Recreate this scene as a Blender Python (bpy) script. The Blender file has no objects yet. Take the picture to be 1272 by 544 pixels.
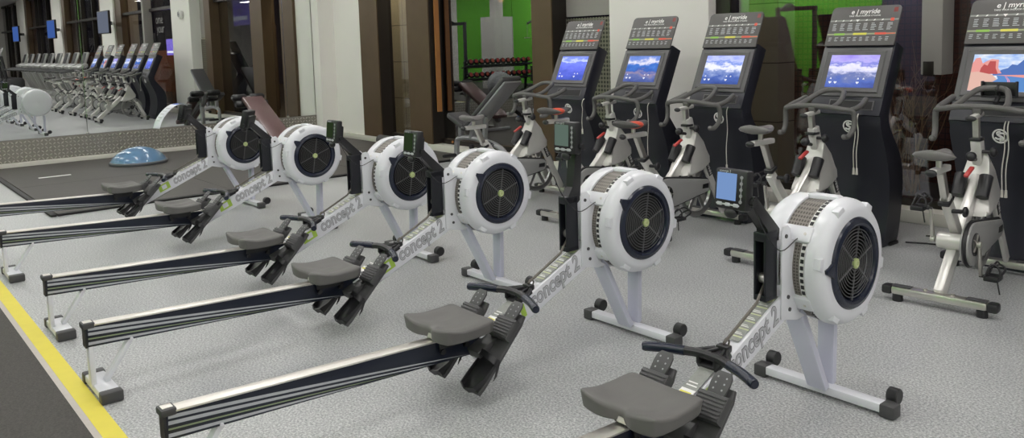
import bpy, bmesh, math, random
from mathutils import Vector, Matrix, Euler
random.seed(7)
S = bpy.context.scene
COL = S.collection
PI = math.pi
R = math.radians

# ------------------------------------------------------------------ materials
def nodes(name):
    m = bpy.data.materials.new(name); m.use_nodes = True
    nt = m.node_tree; nt.nodes.clear()
    out = nt.nodes.new('ShaderNodeOutputMaterial')
    return m, nt, out

def mat(name, col, rough=.5, metal=0., var=.08, scale=30., bump=0., spec=.5, bscale=None, coat=0.):
    m, nt, out = nodes(name)
    b = nt.nodes.new('ShaderNodeBsdfPrincipled')
    tc = nt.nodes.new('ShaderNodeTexCoord'); n = nt.nodes.new('ShaderNodeTexNoise')
    n.inputs['Scale'].default_value = scale; n.inputs['Detail'].default_value = 4
    nt.links.new(tc.outputs['Object'], n.inputs['Vector'])
    r = nt.nodes.new('ShaderNodeMix'); r.data_type = 'RGBA'
    r.inputs[6].default_value = (*[c*(1-var) for c in col], 1); r.inputs[7].default_value = (*[min(1, c*(1+var)) for c in col], 1)
    nt.links.new(n.outputs['Fac'], r.inputs[0]); nt.links.new(r.outputs[2], b.inputs['Base Color'])
    b.inputs['Roughness'].default_value = rough; b.inputs['Metallic'].default_value = metal
    b.inputs['Specular IOR Level'].default_value = spec
    b.inputs['Coat Weight'].default_value = coat
    if bump:
        n2 = nt.nodes.new('ShaderNodeTexNoise'); n2.inputs['Scale'].default_value = bscale or scale*4
        nt.links.new(tc.outputs['Object'], n2.inputs['Vector'])
        bp = nt.nodes.new('ShaderNodeBump'); bp.inputs['Strength'].default_value = bump; bp.inputs['Distance'].default_value = .002
        nt.links.new(n2.outputs['Fac'], bp.inputs['Height']); nt.links.new(bp.outputs['Normal'], b.inputs['Normal'])
    nt.links.new(b.outputs[0], out.inputs[0])
    return m

def emis(name, col, st):
    m, nt, out = nodes(name); e = nt.nodes.new('ShaderNodeEmission')
    e.inputs[0].default_value = (*col, 1); e.inputs[1].default_value = st
    nt.links.new(e.outputs[0], out.inputs[0]); return m

def ramp(nt, fac, stops):
    r = nt.nodes.new('ShaderNodeValToRGB'); el = r.color_ramp.elements
    while len(el) < len(stops): el.new(.5)
    for e, (p, c) in zip(el, stops): e.position = p; e.color = (*c, 1)
    nt.links.new(fac, r.inputs[0]); return r

def mat_floor():
    m, nt, out = nodes('speckled_vinyl'); L = nt.links.new
    b = nt.nodes.new('ShaderNodeBsdfPrincipled'); tc = nt.nodes.new('ShaderNodeTexCoord')
    n = nt.nodes.new('ShaderNodeTexNoise'); n.inputs['Scale'].default_value = 105; n.inputs['Detail'].default_value = 3; n.inputs['Roughness'].default_value = .7
    L(tc.outputs['Object'], n.inputs['Vector'])
    r = ramp(nt, n.outputs['Fac'], [(.36, (.215, .222, .225)), (.5, (.395, .405, .408)), (.64, (.62, .63, .625))])
    n2 = nt.nodes.new('ShaderNodeTexNoise'); n2.inputs['Scale'].default_value = 1.1; n2.inputs['Detail'].default_value = 5
    L(tc.outputs['Object'], n2.inputs['Vector'])
    r2 = ramp(nt, n2.outputs['Fac'], [(.35, (.86, .86, .87)), (.65, (1.06, 1.06, 1.05))])
    mx = nt.nodes.new('ShaderNodeMix'); mx.data_type = 'RGBA'; mx.blend_type = 'MULTIPLY'; mx.inputs[0].default_value = 1
    L(r.outputs[0], mx.inputs[6]); L(r2.outputs[0], mx.inputs[7]); L(mx.outputs[2], b.inputs['Base Color'])
    r3 = ramp(nt, n2.outputs['Fac'], [(.3, (.28, .28, .28)), (.7, (.42, .42, .42))]); L(r3.outputs[0], b.inputs['Roughness'])
    L(b.outputs[0], out.inputs[0]); return m

def mat_glass(name, refl, tint=(.8, .8, .8)):
    m, nt, out = nodes(name)
    t = nt.nodes.new('ShaderNodeBsdfTransparent'); t.inputs[0].default_value = (*tint, 1)
    g = nt.nodes.new('ShaderNodeBsdfGlossy'); g.inputs['Roughness'].default_value = 0.0; g.inputs[0].default_value = (1, 1, 1, 1)
    x = nt.nodes.new('ShaderNodeMixShader'); x.inputs[0].default_value = refl
    nt.links.new(t.outputs[0], x.inputs[1]); nt.links.new(g.outputs[0], x.inputs[2]); nt.links.new(x.outputs[0], out.inputs[0])
    return m

def mat_mirror():
    m, nt, out = nodes('mirror_silver'); g = nt.nodes.new('ShaderNodeBsdfGlossy')
    g.inputs['Roughness'].default_value = 0.0; g.inputs[0].default_value = (.86, .88, .87, 1)
    nt.links.new(g.outputs[0], out.inputs[0]); return m

def mat_dots(name, base, hole, pitch):
    m, nt, out = nodes(name); L = nt.links.new
    b = nt.nodes.new('ShaderNodeBsdfPrincipled'); tc = nt.nodes.new('ShaderNodeTexCoord')
    v = nt.nodes.new('ShaderNodeVectorMath'); v.operation = 'MULTIPLY'; v.inputs[1].default_value = (1/pitch, 0, 1/pitch); L(tc.outputs['Object'], v.inputs[0])
    f = nt.nodes.new('ShaderNodeVectorMath'); f.operation = 'FRACTION'; L(v.outputs[0], f.inputs[0])
    s = nt.nodes.new('ShaderNodeVectorMath'); s.operation = 'SUBTRACT'; s.inputs[1].default_value = (.5, 0, .5); L(f.outputs[0], s.inputs[0])
    ln = nt.nodes.new('ShaderNodeVectorMath'); ln.operation = 'LENGTH'; L(s.outputs[0], ln.inputs[0])
    c = nt.nodes.new('ShaderNodeMath'); c.operation = 'LESS_THAN'; c.inputs[1].default_value = .34; L(ln.outputs['Value'], c.inputs[0])
    x = nt.nodes.new('ShaderNodeMix'); x.data_type = 'RGBA'; x.inputs[6].default_value = (*base, 1); x.inputs[7].default_value = (*hole, 1)
    L(c.outputs[0], x.inputs[0]); L(x.outputs[2], b.inputs['Base Color'])
    b.inputs['Roughness'].default_value = .45; b.inputs['Metallic'].default_value = .5
    L(b.outputs[0], out.inputs[0]); return m

def mat_tiles(name, col, joint, size, axes=(1, 0, 1)):
    """brick texture in object space: flat tiles with thin joints"""
    m, nt, out = nodes(name); L = nt.links.new
    b = nt.nodes.new('ShaderNodeBsdfPrincipled'); tc = nt.nodes.new('ShaderNodeTexCoord')
    mp = nt.nodes.new('ShaderNodeMapping'); L(tc.outputs['Object'], mp.inputs[0])
    if axes == (1, 0, 1): mp.inputs['Rotation'].default_value = (R(-90), 0, 0)
    br = nt.nodes.new('ShaderNodeTexBrick'); br.offset = 0; br.inputs['Scale'].default_value = 1
    br.inputs['Color1'].default_value = (*col, 1); br.inputs['Color2'].default_value = (*[c*.9 for c in col], 1); br.inputs['Mortar'].default_value = (*joint, 1)
    br.inputs['Mortar Size'].default_value = .006; br.inputs['Brick Width'].default_value = size[0]; br.inputs['Row Height'].default_value = size[1]
    L(mp.outputs[0], br.inputs['Vector'])
    n = nt.nodes.new('ShaderNodeTexNoise'); n.inputs['Scale'].default_value = 120; L(tc.outputs['Object'], n.inputs['Vector'])
    r = ramp(nt, n.outputs['Fac'], [(.3, (.8, .8, .8)), (.7, (1.15, 1.15, 1.15))])
    mx = nt.nodes.new('ShaderNodeMix'); mx.data_type = 'RGBA'; mx.blend_type = 'MULTIPLY'; mx.inputs[0].default_value = 1
    L(br.outputs['Color'], mx.inputs[6]); L(r.outputs[0], mx.inputs[7]); L(mx.outputs[2], b.inputs['Base Color'])
    b.inputs['Roughness'].default_value = .75; L(b.outputs[0], out.inputs[0]); return m

def mat_screen(name, kind):
    """what a console screen shows; object coords: x across, z up, metres from the screen centre"""
    m, nt, out = nodes(name); L = nt.links.new
    tc = nt.nodes.new('ShaderNodeTexCoord'); sp = nt.nodes.new('ShaderNodeSeparateXYZ'); L(tc.outputs['Object'], sp.inputs[0])
    n = nt.nodes.new('ShaderNodeTexNoise'); n.inputs['Scale'].default_value = 9; n.inputs['Detail'].default_value = 7; n.inputs['Roughness'].default_value = .6
    mp = nt.nodes.new('ShaderNodeMapping'); mp.inputs['Scale'].default_value = (1, 1, 2.2)
    mp.inputs['Location'].default_value = (ord(kind[1]) % 7, len(kind)*1.3, 0); L(tc.outputs['Object'], mp.inputs[0]); L(mp.outputs[0], n.inputs['Vector'])
    a = nt.nodes.new('ShaderNodeMath'); a.operation = 'MULTIPLY_ADD'; a.inputs[1].default_value = .22; L(n.outputs['Fac'], a.inputs[0]); L(sp.outputs['Z'], a.inputs[2])
    b = nt.nodes.new('ShaderNodeMath'); b.operation = 'MULTIPLY_ADD'; b.inputs[1].default_value = 3.2; b.inputs[2].default_value = .15; L(a.outputs[0], b.inputs[0])
    sets = {
     'lake': [(.0, (.05, .09, .40)), (.3, (.10, .14, .65)), (.5, (.16, .2, .85)), (.66, (.20, .26, .95)), (.72, (.62, .7, 1)), (.82, (.25, .33, .95)), (1, (.18, .24, .9))],
     'coast': [(.0, (.03, .06, .28)), (.25, (.14, .18, .42)), (.36, (.30, .25, .38)), (.48, (.05, .13, .48)), (.62, (.07, .2, .62)), (.72, (.8, .78, .9)), (.82, (.20, .3, .7)), (1, (.12, .22, .62))],
     'alps': [(.0, (.04, .07, .26)), (.28, (.08, .14, .45)), (.42, (.25, .33, .62)), (.5, (.75, .78, .95)), (.6, (.85, .86, .97)), (.68, (.2, .3, .75)), (.78, (.55, .6, .95)), (1, (.2, .27, .9))],
     'peaks': [(.0, (.06, .08, .28)), (.25, (.1, .16, .5)), (.40, (.18, .22, .45)), (.5, (.7, .7, .92)), (.62, (.82, .8, .96)), (.7, (.22, .24, .7)), (.8, (.5, .45, .9)), (1, (.3, .22, .8))]}
    r = ramp(nt, b.outputs[0], sets.get(kind, sets['alps']))
    e = nt.nodes.new('ShaderNodeEmission'); e.inputs[1].default_value = 1.15; L(r.outputs[0], e.inputs[0]); L(e.outputs[0], out.inputs[0]); return m

def mat_sky(name):
    """desert sky: pale at the bottom, blue with clouds above (behind the red rocks on the last console)"""
    m, nt, out = nodes(name); L = nt.links.new
    tc = nt.nodes.new('ShaderNodeTexCoord'); n = nt.nodes.new('ShaderNodeTexNoise'); n.inputs['Scale'].default_value = 12; n.inputs['Detail'].default_value = 5
    mp = nt.nodes.new('ShaderNodeMapping'); mp.inputs['Scale'].default_value = (1, 1, 3); L(tc.outputs['Object'], mp.inputs[0]); L(mp.outputs[0], n.inputs['Vector'])
    r = ramp(nt, n.outputs['Fac'], [(.35, (.30, .48, .92)), (.55, (.62, .75, .98)), (.7, (.95, .95, 1))])
    e = nt.nodes.new('ShaderNodeEmission'); L(r.outputs[0], e.inputs[0]); L(e.outputs[0], out.inputs[0]); return m

M = dict(
 floor=mat_floor(),
 rubber=mat('black_rubber_floor', (.062, .058, .053), .8, var=.75, scale=130, bump=.3),
 mat=mat('rubber_mat', (.075, .070, .064), .62, var=.12, scale=18, bump=.15),
 mat_edge=mat('mat_edge', (.012, .012, .012), .6),
 yellow=mat('yellow_tape', (.72, .62, .07), .55, var=.06, scale=14),
 pale=mat('pale_strip', (.50, .46, .43), .6),
 white=mat('white_paint', (.80, .79, .76), .6, var=.02, scale=3),
 wallw=mat('wall_paint', (.82, .80, .76), .75, var=.02, scale=2),
 cream=mat('cream_sill', (.66, .64, .58), .5, var=.05, scale=6),
 bronze=mat('bronze_frame', (.115, .075, .042), .42, .35, var=.15, scale=5),
 bronze_dark=mat('dark_bronze', (.022, .018, .015), .35, .2),
 greycol=mat('grey_column', (.30, .285, .265), .6, var=.05, scale=4),
 steel=mat('tread_plate_steel', (.33, .315, .28), .42, .6, var=.12, scale=12),
 lozenge=mat('highlight_lozenge', (.60, .575, .52), .30, .7, var=.05),  # lighter than the plate steel: glints on the raised pattern put into the colour
 perf=mat_dots('perforated_steel', (.20, .185, .15), (.045, .042, .036), .045),
 mirror=mat_mirror(),
 glass=mat_glass('window_glass', .10, (.80, .80, .80)),
 glass_r=mat_glass('reflective_glass', .30, (.30, .30, .32)),
 green=mat('green_wall', (.15, .52, .04), .6, var=.05, scale=1.5),
 bluewall=mat('blue_grey_wall', (.07, .075, .13), .6),
 ceil=mat('ceiling', (.6, .6, .6), .8),
 # rowing machine
 rwhite=mat('machine_white', (.70, .71, .75), .32, var=.02, scale=6, coat=.2),
 rlil=mat('leg_white', (.60, .61, .72), .35, var=.03, scale=6),
 black=mat('black_plastic', (.016, .016, .018), .38, var=.1),
 blacks=mat('satin_black', (.010, .011, .016), .34, var=.1),
 railnavy=mat('rail_navy', (.012, .016, .030), .30, var=.1),
 navy=mat('navy_black', (.013, .017, .034), .27, var=.1),
 backing=mat('grille_shadow', (.006, .006, .007), .6),
 ring=mat('grille_wire', (.12, .12, .125), .3),
 grey=mat('seat_grey', (.125, .122, .117), .62, var=.05, scale=30, bump=.15, bscale=300),
 dgrey=mat('charcoal_plastic', (.060, .060, .062), .5, var=.1, scale=40, bump=.1),
 mesh=mat_dots('vent_mesh', (.24, .22, .20), (.10, .09, .08), .012),
 chrome=mat('rail_chrome', (.80, .77, .72), .40, 1., var=.04, scale=9),
 alu=mat('brushed_aluminium', (.62, .60, .56), .28, .9, var=.06, scale=20),
 silver=mat('silver_paint', (.66, .65, .62), .30, .35, var=.04, scale=12),
 silverd=mat('grey_guard', (.36, .36, .355), .35, .3, var=.06, scale=10),
 txt=mat('lettering_grey', (.17, .17, .18), .5), txtin=mat('lettering_fill', (.44, .445, .47), .5),
 lime=mat('lime_print', (.38, .56, .08), .5, var=.1), limepale=mat('pale_print', (.60, .64, .36), .5),
 greyprint=mat('grey_print', (.28, .29, .27), .5, var=.2, scale=90), whitep=mat('white_print', (.82, .82, .80), .5),
 stripe=mat('rail_stripe', (.50, .52, .55), .25, .3), stripeg=mat('rail_stripe_green', (.22, .27, .16), .3),
 badge=mat('badge_green', (.42, .50, .22), .4),
 lcd_g=emis('lcd_green', (.12, .17, .14), .85), lcd_d=emis('lcd_dark_green', (.026, .042, .018), .8), lcd_b=emis('lcd_blue', (.20, .33, .62), .9),
 btn=mat('button_grey', (.30, .31, .32), .5), btnw=mat('button_pale', (.5, .52, .54), .5),
 chain=mat('chain_steel', (.13, .12, .105), .4, .6),
 # bikes & consoles
 bar=mat('grip_rubber', (.115, .113, .108), .55, var=.1, scale=40, bump=.1),
 saddle=mat('saddle_vinyl', (.060, .058, .055), .42, var=.1, scale=25), saddleg=mat('saddle_gel', (.15, .145, .14), .35, var=.15, scale=14),
 red=mat('red_plastic', (.50, .06, .055), .35, var=.05), orange=mat('saddle_orange_red', (.75, .10, .05), .4),
 conb=mat('console_shell', (.020, .021, .030), .30, var=.06, scale=8), cong=mat('console_grey', (.085, .083, .085), .42, var=.04, scale=12),
 conh=mat('header_grey', (.095, .090, .088), .45, var=.03, scale=8),
 p_green=mat('print_green', (.27, .52, .08), .5), p_yel=mat('print_yellow', (.70, .66, .10), .5), p_red=mat('print_red', (.72, .10, .06), .5), p_grn2=mat('print_sage', (.32, .36, .22), .5),
 p_dkred=mat('print_dark_red', (.25, .05, .045), .5),
 lab=mat('label_black', (.012, .012, .014), .4), cordw=mat('white_cable', (.62, .60, .54), .5),
 wheel=mat('flywheel_steel', (.36, .36, .36), .3, .9), paper=mat('paper', (.72, .74, .80), .7), bluep=mat('blue_print', (.05, .12, .5), .6),
 blue=mat('dome_blue', (.10, .215, .37), .36, var=.06, scale=5, coat=.5), dome_rim=mat('dome_rim', (.13, .14, .155), .5),
 maroon=mat('maroon_vinyl', (.145, .085, .085), .38, var=.08, scale=16, coat=.2), benchg=mat('bench_grey', (.30, .30, .315), .3, .4),
 screen_lake=mat_screen('screen_lake', 'lake'), screen_coast=mat_screen('screen_coast', 'coast'), screen_alps=mat_screen('screen_alps', 'alps'), screen_peaks=mat_screen('screen_peaks', 'peaks'),
 sky=mat_sky('screen_sky'), d_rock=emis('screen_red_rock', (.52, .10, .10), 1), d_rock2=emis('screen_pink_rock', (.85, .36, .33), 1), d_sand=emis('screen_sand', (.80, .50, .42), 1),
 d_mtn=emis('screen_blue_hill', (.10, .19, .50), 1), d_road=emis('screen_road', (.12, .28, .62), 1), d_line=emis('screen_pink_line', (.85, .35, .5), 1), d_white=emis('screen_white', (.9, .92, 1), 1),
 lamp=emis('lamp_diffuser', (1, .975, .945), 17.5),
 purple=emis('purple_sign_light', (.30, .22, .95), 1.3), signw=emis('sign_white_light', (.85, .88, 1), 2.0), amber=emis('amber_lamp', (1, .55, .18), 6),
 tv=emis('television_picture', (.06, .13, .42), .9), tvg=emis('television_grey_picture', (.16, .18, .24), .9),
 stone=mat_tiles('stone_cladding', (.40, .37, .27), (.10, .09, .07), (.9, .6)), redtile=mat_tiles('red_mosaic', (.10, .030, .016), (.03, .012, .008), (.06, .06)),
 brick=mat_tiles('red_brick', (.24, .075, .03), (.10, .05, .03), (.24, .08)),
 asphalt=mat('dark_paving', (.05, .048, .046), .9), twig=mat('bare_twig', (.28, .17, .09), .7), lettering=mat('sign_lettering', (.92, .93, .95), .5),
 dumb=mat('dumbbell_black', (.02, .02, .02), .5), wood=mat('orange_wood', (.40, .17, .05), .5), tread=mat('treadmill_grey', (.42, .42, .41), .35, .3), ball=mat('ball_grey', (.32, .33, .35), .3),
)

# ------------------------------------------------------------------ mesh builder
class MB:
    def __init__(s): s.bm = bmesh.new(); s.mats = []; s.cur = 0
    def m(s, key):
        if key not in s.mats: s.mats.append(key)
        s.cur = s.mats.index(key); return s
    def _tag(s, faces):
        for f in faces: f.material_index = s.cur
    def _new(s, before):
        for f in s.bm.faces:
            if f.index == -1 or f not in before: f.material_index = s.cur
    def box(s, c, d, rot=None, bev=0., seg=2):
        mx = Matrix.Translation(c)
        if rot is not None: mx = mx @ (rot.to_4x4() if not isinstance(rot, Matrix) or len(rot) == 3 else rot)
        g = bmesh.ops.create_cube(s.bm, size=1, matrix=mx @ Matrix.Diagonal((*d, 1)))
        vs = g['verts']; fs = {f for v in vs for f in v.link_faces}; s._tag(fs)
        if bev > 0:
            es = {e for v in vs for e in v.link_edges}
            r = bmesh.ops.bevel(s.bm, geom=list(es), offset=min(bev, min(d)*.49), segments=seg, affect='EDGES', profile=.5)
            s._tag(r['faces'])
        return s
    def bar(s, a, b, w, h, up=(0, 0, 1), bev=0.):
        """rectangular bar from a to b, w across, h along 'up'"""
        a = Vector(a); b = Vector(b); d = b-a; y = d.normalized(); u = Vector(up); x = y.cross(u)
        if x.length < 1e-6: x = Vector((1, 0, 0))
        x.normalize(); z = x.cross(y)
        return s.box((a+b)/2, (w, d.length, h), Matrix((x, y, z)).transposed(), bev)
    def ring(s, pts):
        return [s.bm.verts.new(p) for p in pts]
    def skin(s, rings, closed_u=True, cap=True, loop=False):
        n = len(rings[0]); k = len(rings); fs = []
        for i in range(k if loop else k-1):
            A = rings[i]; B = rings[(i+1) % k]
            for j in range(n if closed_u else n-1):
                q = (A[j], A[(j+1) % n], B[(j+1) % n], B[j])
                if len(set(q)) == 4:
                    try: fs.append(s.bm.faces.new(q))
                    except ValueError: pass
        if cap and not loop:
            for rg, rev in ((rings[0], True), (rings[-1], False)):
                try: fs.append(s.bm.faces.new(rg[::-1] if rev else rg))
                except ValueError: pass
        s._tag(fs); return s
    def tube(s, path, r, seg=8, loop=False, smooth=0, flat=None):
        P = [Vector(p) for p in path]
        if smooth: P = spline(P, smooth, loop)
        n = len(P); rs = r if isinstance(r, (list, tuple)) else None
        if rs and len(rs) != n:
            rs = [rs[min(len(rs)-1, int(i/(n-1)*(len(rs)-1)))]*(1-((i/(n-1)*(len(rs)-1)) % 1)) + rs[min(len(rs)-1, int(i/(n-1)*(len(rs)-1))+1)]*((i/(n-1)*(len(rs)-1)) % 1) for i in range(n)]
        T = []
        for i in range(n):
            a = P[(i-1) % n] if (loop or i > 0) else P[i]; b = P[(i+1) % n] if (loop or i < n-1) else P[i]
            T.append((b-a).normalized())
        u = T[0].orthogonal().normalized(); rings = []
        for i in range(n):
            if i: u = (u - T[i]*u.dot(T[i])).normalized() if (u - T[i]*u.dot(T[i])).length > 1e-6 else T[i].orthogonal().normalized()
            v = T[i].cross(u); rr = rs[i] if rs else r
            rings.append(s.ring([P[i] + (u*math.cos(2*PI*j/seg) + v*math.sin(2*PI*j/seg))*rr for j in range(seg)]))
        return s.skin(rings, cap=not loop, loop=loop)
    def cyl(s, a, b, r, r2=None, seg=16):
        return s.tube([a, b], [r, r if r2 is None else r2], seg)
    def lathe(s, prof, c=(0, 0, 0), axis='x', seg=32, cap=True, a0=0., a1=2*PI):
        """prof: (along axis, radius)"""
        c = Vector(c); full = abs(a1-a0-2*PI) < 1e-6; rings = []
        for h, r in prof:
            pts = []
            for j in range(seg if full else seg+1):
                t = a0 + (a1-a0)*j/seg; p, q = r*math.cos(t), r*math.sin(t)
                pts.append(c + (Vector((h, p, q)) if axis == 'x' else Vector((q, h, p)) if axis == 'y' else Vector((p, q, h))))
            rings.append(s.ring(pts))
        return s.skin(rings, closed_u=full, cap=cap and full)
    def torus(s, c, Rr, r, axis='x', seg=32, k=6):
        c = Vector(c); P = []
        for j in range(seg):
            t = 2*PI*j/seg; p, q = Rr*math.cos(t), Rr*math.sin(t)
            P.append(c + (Vector((0, p, q)) if axis == 'x' else Vector((q, 0, p)) if axis == 'y' else Vector((p, q, 0))))
        return s.tube(P, r, k, loop=True)
    def ext(s, poly, x0, x1, axis='x', bev=0., mtx=None):
        """extrude a 2-d outline: axis x -> (y,z); y -> (x,z); z -> (x,y)"""
        def P(u, v, h): return Vector((h, u, v)) if axis == 'x' else Vector((u, h, v)) if axis == 'y' else Vector((u, v, h))
        A = [P(u, v, x0) for u, v in poly]; B = [P(u, v, x1) for u, v in poly]
        if mtx is not None: A = [mtx @ p for p in A]; B = [mtx @ p for p in B]
        A = s.ring(A); B = s.ring(B); n = len(A); fs = [s.bm.faces.new(A[::-1]), s.bm.faces.new(B)]
        for i in range(n): fs.append(s.bm.faces.new((A[i], A[(i+1) % n], B[(i+1) % n], B[i])))
        s._tag(fs)
        if bev:
            es = {e for f in fs[:2] for e in f.edges}
            r = bmesh.ops.bevel(s.bm, geom=list(es), offset=bev, segments=2, affect='EDGES', profile=.5); s._tag(r['faces'])
        return s
    def ball(s, c, d, seg=16, rings=10, mtx=None):
        mx = Matrix.Translation(c) @ (mtx.to_4x4() if mtx else Matrix.Identity(4)) @ Matrix.Diagonal((*d, 1))
        g = bmesh.ops.create_uvsphere(s.bm, u_segments=seg, v_segments=rings, radius=1, matrix=mx)
        s._tag({f for v in g['verts'] for f in v.link_faces}); return s
    def quad(s, pts):
        s._tag([s.bm.faces.new(s.ring(pts))]); return s
    def build(s, name, mk=None, parent=None, ang=35, loc=None, rot=None):
        bmesh.ops.recalc_face_normals(s.bm, faces=s.bm.faces[:])
        me = bpy.data.meshes.new(name); s.bm.to_mesh(me); s.bm.free()
        for k in (s.mats if s.mats else [mk]): me.materials.append(M[k])
        me.polygons.foreach_set('use_smooth', [True]*len(me.polygons)); me.set_sharp_from_angle(angle=R(ang))
        o = bpy.data.objects.new(name, me); COL.objects.link(o)
        if parent: o.parent = parent
        if loc: o.location = loc
        if rot: o.rotation_euler = rot
        return o

def spline(P, k, loop=False):
    out = []; n = len(P)
    for i in range(n if loop else n-1):
        p1, p2 = P[i], P[(i+1) % n]
        p0 = P[i-1] if (loop or i > 0) else p1*2-p2; p3 = P[(i+2) % n] if (loop or i < n-2) else p2*2-p1
        for j in range(k):
            t = j/k; out.append(.5*((2*p1) + (p2-p0)*t + (2*p0-5*p1+4*p2-p3)*t*t + (3*p1-p0-3*p2+p3)*t**3))
    if not loop: out.append(P[-1])
    return out

def text(name, s, size, mk, mtx, parent=None, depth=.0006, off=0., shear=0., align='CENTER', space=1., loc=None):
    cu = bpy.data.curves.new(name+'_curve', 'FONT'); cu.body = s; cu.size = size; cu.extrude = depth; cu.offset = off; cu.shear = shear
    cu.align_x = align; cu.align_y = 'CENTER'; cu.space_character = space; cu.resolution_u = 3
    to = bpy.data.objects.new(name+'_curve', cu); COL.objects.link(to)
    dg = bpy.context.evaluated_depsgraph_get(); me = bpy.data.meshes.new_from_object(to.evaluated_get(dg))
    bpy.data.objects.remove(to); bpy.data.curves.remove(cu)
    me.transform(mtx); me.name = name; me.materials.clear(); me.materials.append(M[mk])
    o = bpy.data.objects.new(name, me); COL.objects.link(o)
    if parent: o.parent = parent
    return o

def axes(x, y, z, c=(0, 0, 0)):
    m = Matrix((Vector(x), Vector(y), Vector(z))).transposed().to_4x4(); m.translation = Vector(c); return m

def thing(name, label, cat, loc=(0, 0, 0), rz=0, group=None):
    o = bpy.data.objects.new(name, None); COL.objects.link(o); o.location = loc; o.rotation_euler = (0, 0, rz)
    o.empty_display_size = .1; tag(o, label, cat, group); return o
def tag(o, label, cat, group=None):
    o['label'] = label; o['category'] = cat
    if group: o['group'] = group
    return o
def struct(o, label=None):
    o['kind'] = 'structure'
    if label: o['label'] = label
    return o
def kids(o): return [c for c in bpy.data.objects if c.parent == o]
KIDS = {}
def dup(o, label=None, loc=None, rz=None, parent=None):
    c = o.copy(); COL.objects.link(c)
    if parent: c.parent = parent
    if label: c['label'] = label
    if loc is not None: c.location = loc
    if rz is not None: c.rotation_euler = (0, 0, rz)
    if o.name not in KIDS: KIDS[o.name] = kids(o)
    for k in KIDS[o.name]: dup(k, parent=c)
    return c
def part(root, stem):
    return [c for c in bpy.data.objects if c.parent == root and c.name.split('.')[0] == stem]
def rename_like(): pass

# ------------------------------------------------------------------ room
XM, YG = -12.58, 6.45            # mirror wall plane, window glass plane
XE, YB, ZC = 20.0, -6.0, 3.7     # far end, back wall, ceiling
YL = .72                         # edge between vinyl floor and free-weight rubber
def slab(n, y0, y1, top, mk): b = MB(); b.box(((XM+XE)/2, (y0+y1)/2, top-.05), (XE-XM+.6, y1-y0, .1)); return struct(b.build(n, mk))
slab('floor', .762, YG+.2, 0, 'floor')
slab('floor_rubber', YB-.2, .664, .003, 'rubber'); slab('trim_1', .690, .762, .002, 'yellow'); slab('trim_2', .664, .690, .001, 'pale')
b = MB(); b.box(((XM+XE)/2, (YB+YG)/2, ZC+.05), (XE-XM+1, YG-YB+1, .1)); struct(b.build('ceiling', 'ceil'))
b = MB(); b.box((XM-.15, (YB+YG)/2, ZC/2), (.2, YG-YB+.8, ZC)); struct(b.build('wall_left', 'wallw'))
b = MB(); b.box((XE+.1, (YB+YG)/2, ZC/2), (.2, YG-YB+.8, ZC)); struct(b.build('wall_right', 'wallw'))
b = MB()
for mk, x0, x1 in (('green', XM-.3, -9.4), ('bluewall', -9.4, -4.6), ('green', -4.6, 1.5), ('wallw', 1.5, XE+.3)): b.m(mk); b.box(((x0+x1)/2, YB-.1, ZC/2), (x1-x0, .2, ZC))
struct(b.build('wall_back'))
# mirror wall: white skirting, tread-plate kick panel, mirror panels
b = MB(); b.box((XM+.005, (YB+6.38)/2, .038), (.05, 6.38-YB, .076), bev=.006); struct(b.build('baseboard_left', 'cream'))
b = MB(); Z0, Z1 = .077, .372; b.m('steel')
b.box((XM-.02, (YB+6.36)/2, (Z0+Z1)/2), (.06, 6.36-YB, Z1-Z0))
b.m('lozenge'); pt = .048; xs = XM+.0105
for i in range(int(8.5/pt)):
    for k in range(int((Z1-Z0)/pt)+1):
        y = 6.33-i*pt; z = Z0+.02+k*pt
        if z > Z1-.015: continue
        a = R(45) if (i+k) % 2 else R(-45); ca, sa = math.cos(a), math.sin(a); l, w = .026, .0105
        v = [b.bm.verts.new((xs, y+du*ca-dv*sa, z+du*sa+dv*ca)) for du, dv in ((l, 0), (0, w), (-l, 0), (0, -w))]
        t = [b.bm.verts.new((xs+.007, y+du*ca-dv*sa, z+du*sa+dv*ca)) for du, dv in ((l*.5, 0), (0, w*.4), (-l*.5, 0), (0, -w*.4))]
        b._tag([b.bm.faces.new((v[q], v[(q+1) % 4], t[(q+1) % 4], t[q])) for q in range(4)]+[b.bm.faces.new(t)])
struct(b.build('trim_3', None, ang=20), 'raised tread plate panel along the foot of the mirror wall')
cuts = [6.02, 5.54, 2.66, -.2, -3.1, YB+.05]
for i in range(len(cuts)-1):
    y1, y0 = cuts[i], cuts[i+1]
    b = MB(); b.box((XM-.02, (y0+y1)/2, (Z1+3.0)/2+.001), (.045, y1-y0-.004, 3.0-Z1), bev=.002, seg=1)
    o = b.build('wall_mirror', 'mirror')
    tag(o, ['narrow mirror panel next to the white corner pillar', 'large mirror panel reflecting the row of consoles and spin bikes', 'mirror panel at the left edge reflecting treadmills and rowing machines',
            'mirror panel above the black rubber weights floor', 'mirror panel nearest the green back wall'][i], 'mirror', 'mirror panels on the left wall')
    if i in (1, 2):
        c = MB(); c.box((XM+.008, y1, Z1+.01), (.02, .035, .03), bev=.005); c.build('clip', 'alu', o)

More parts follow.
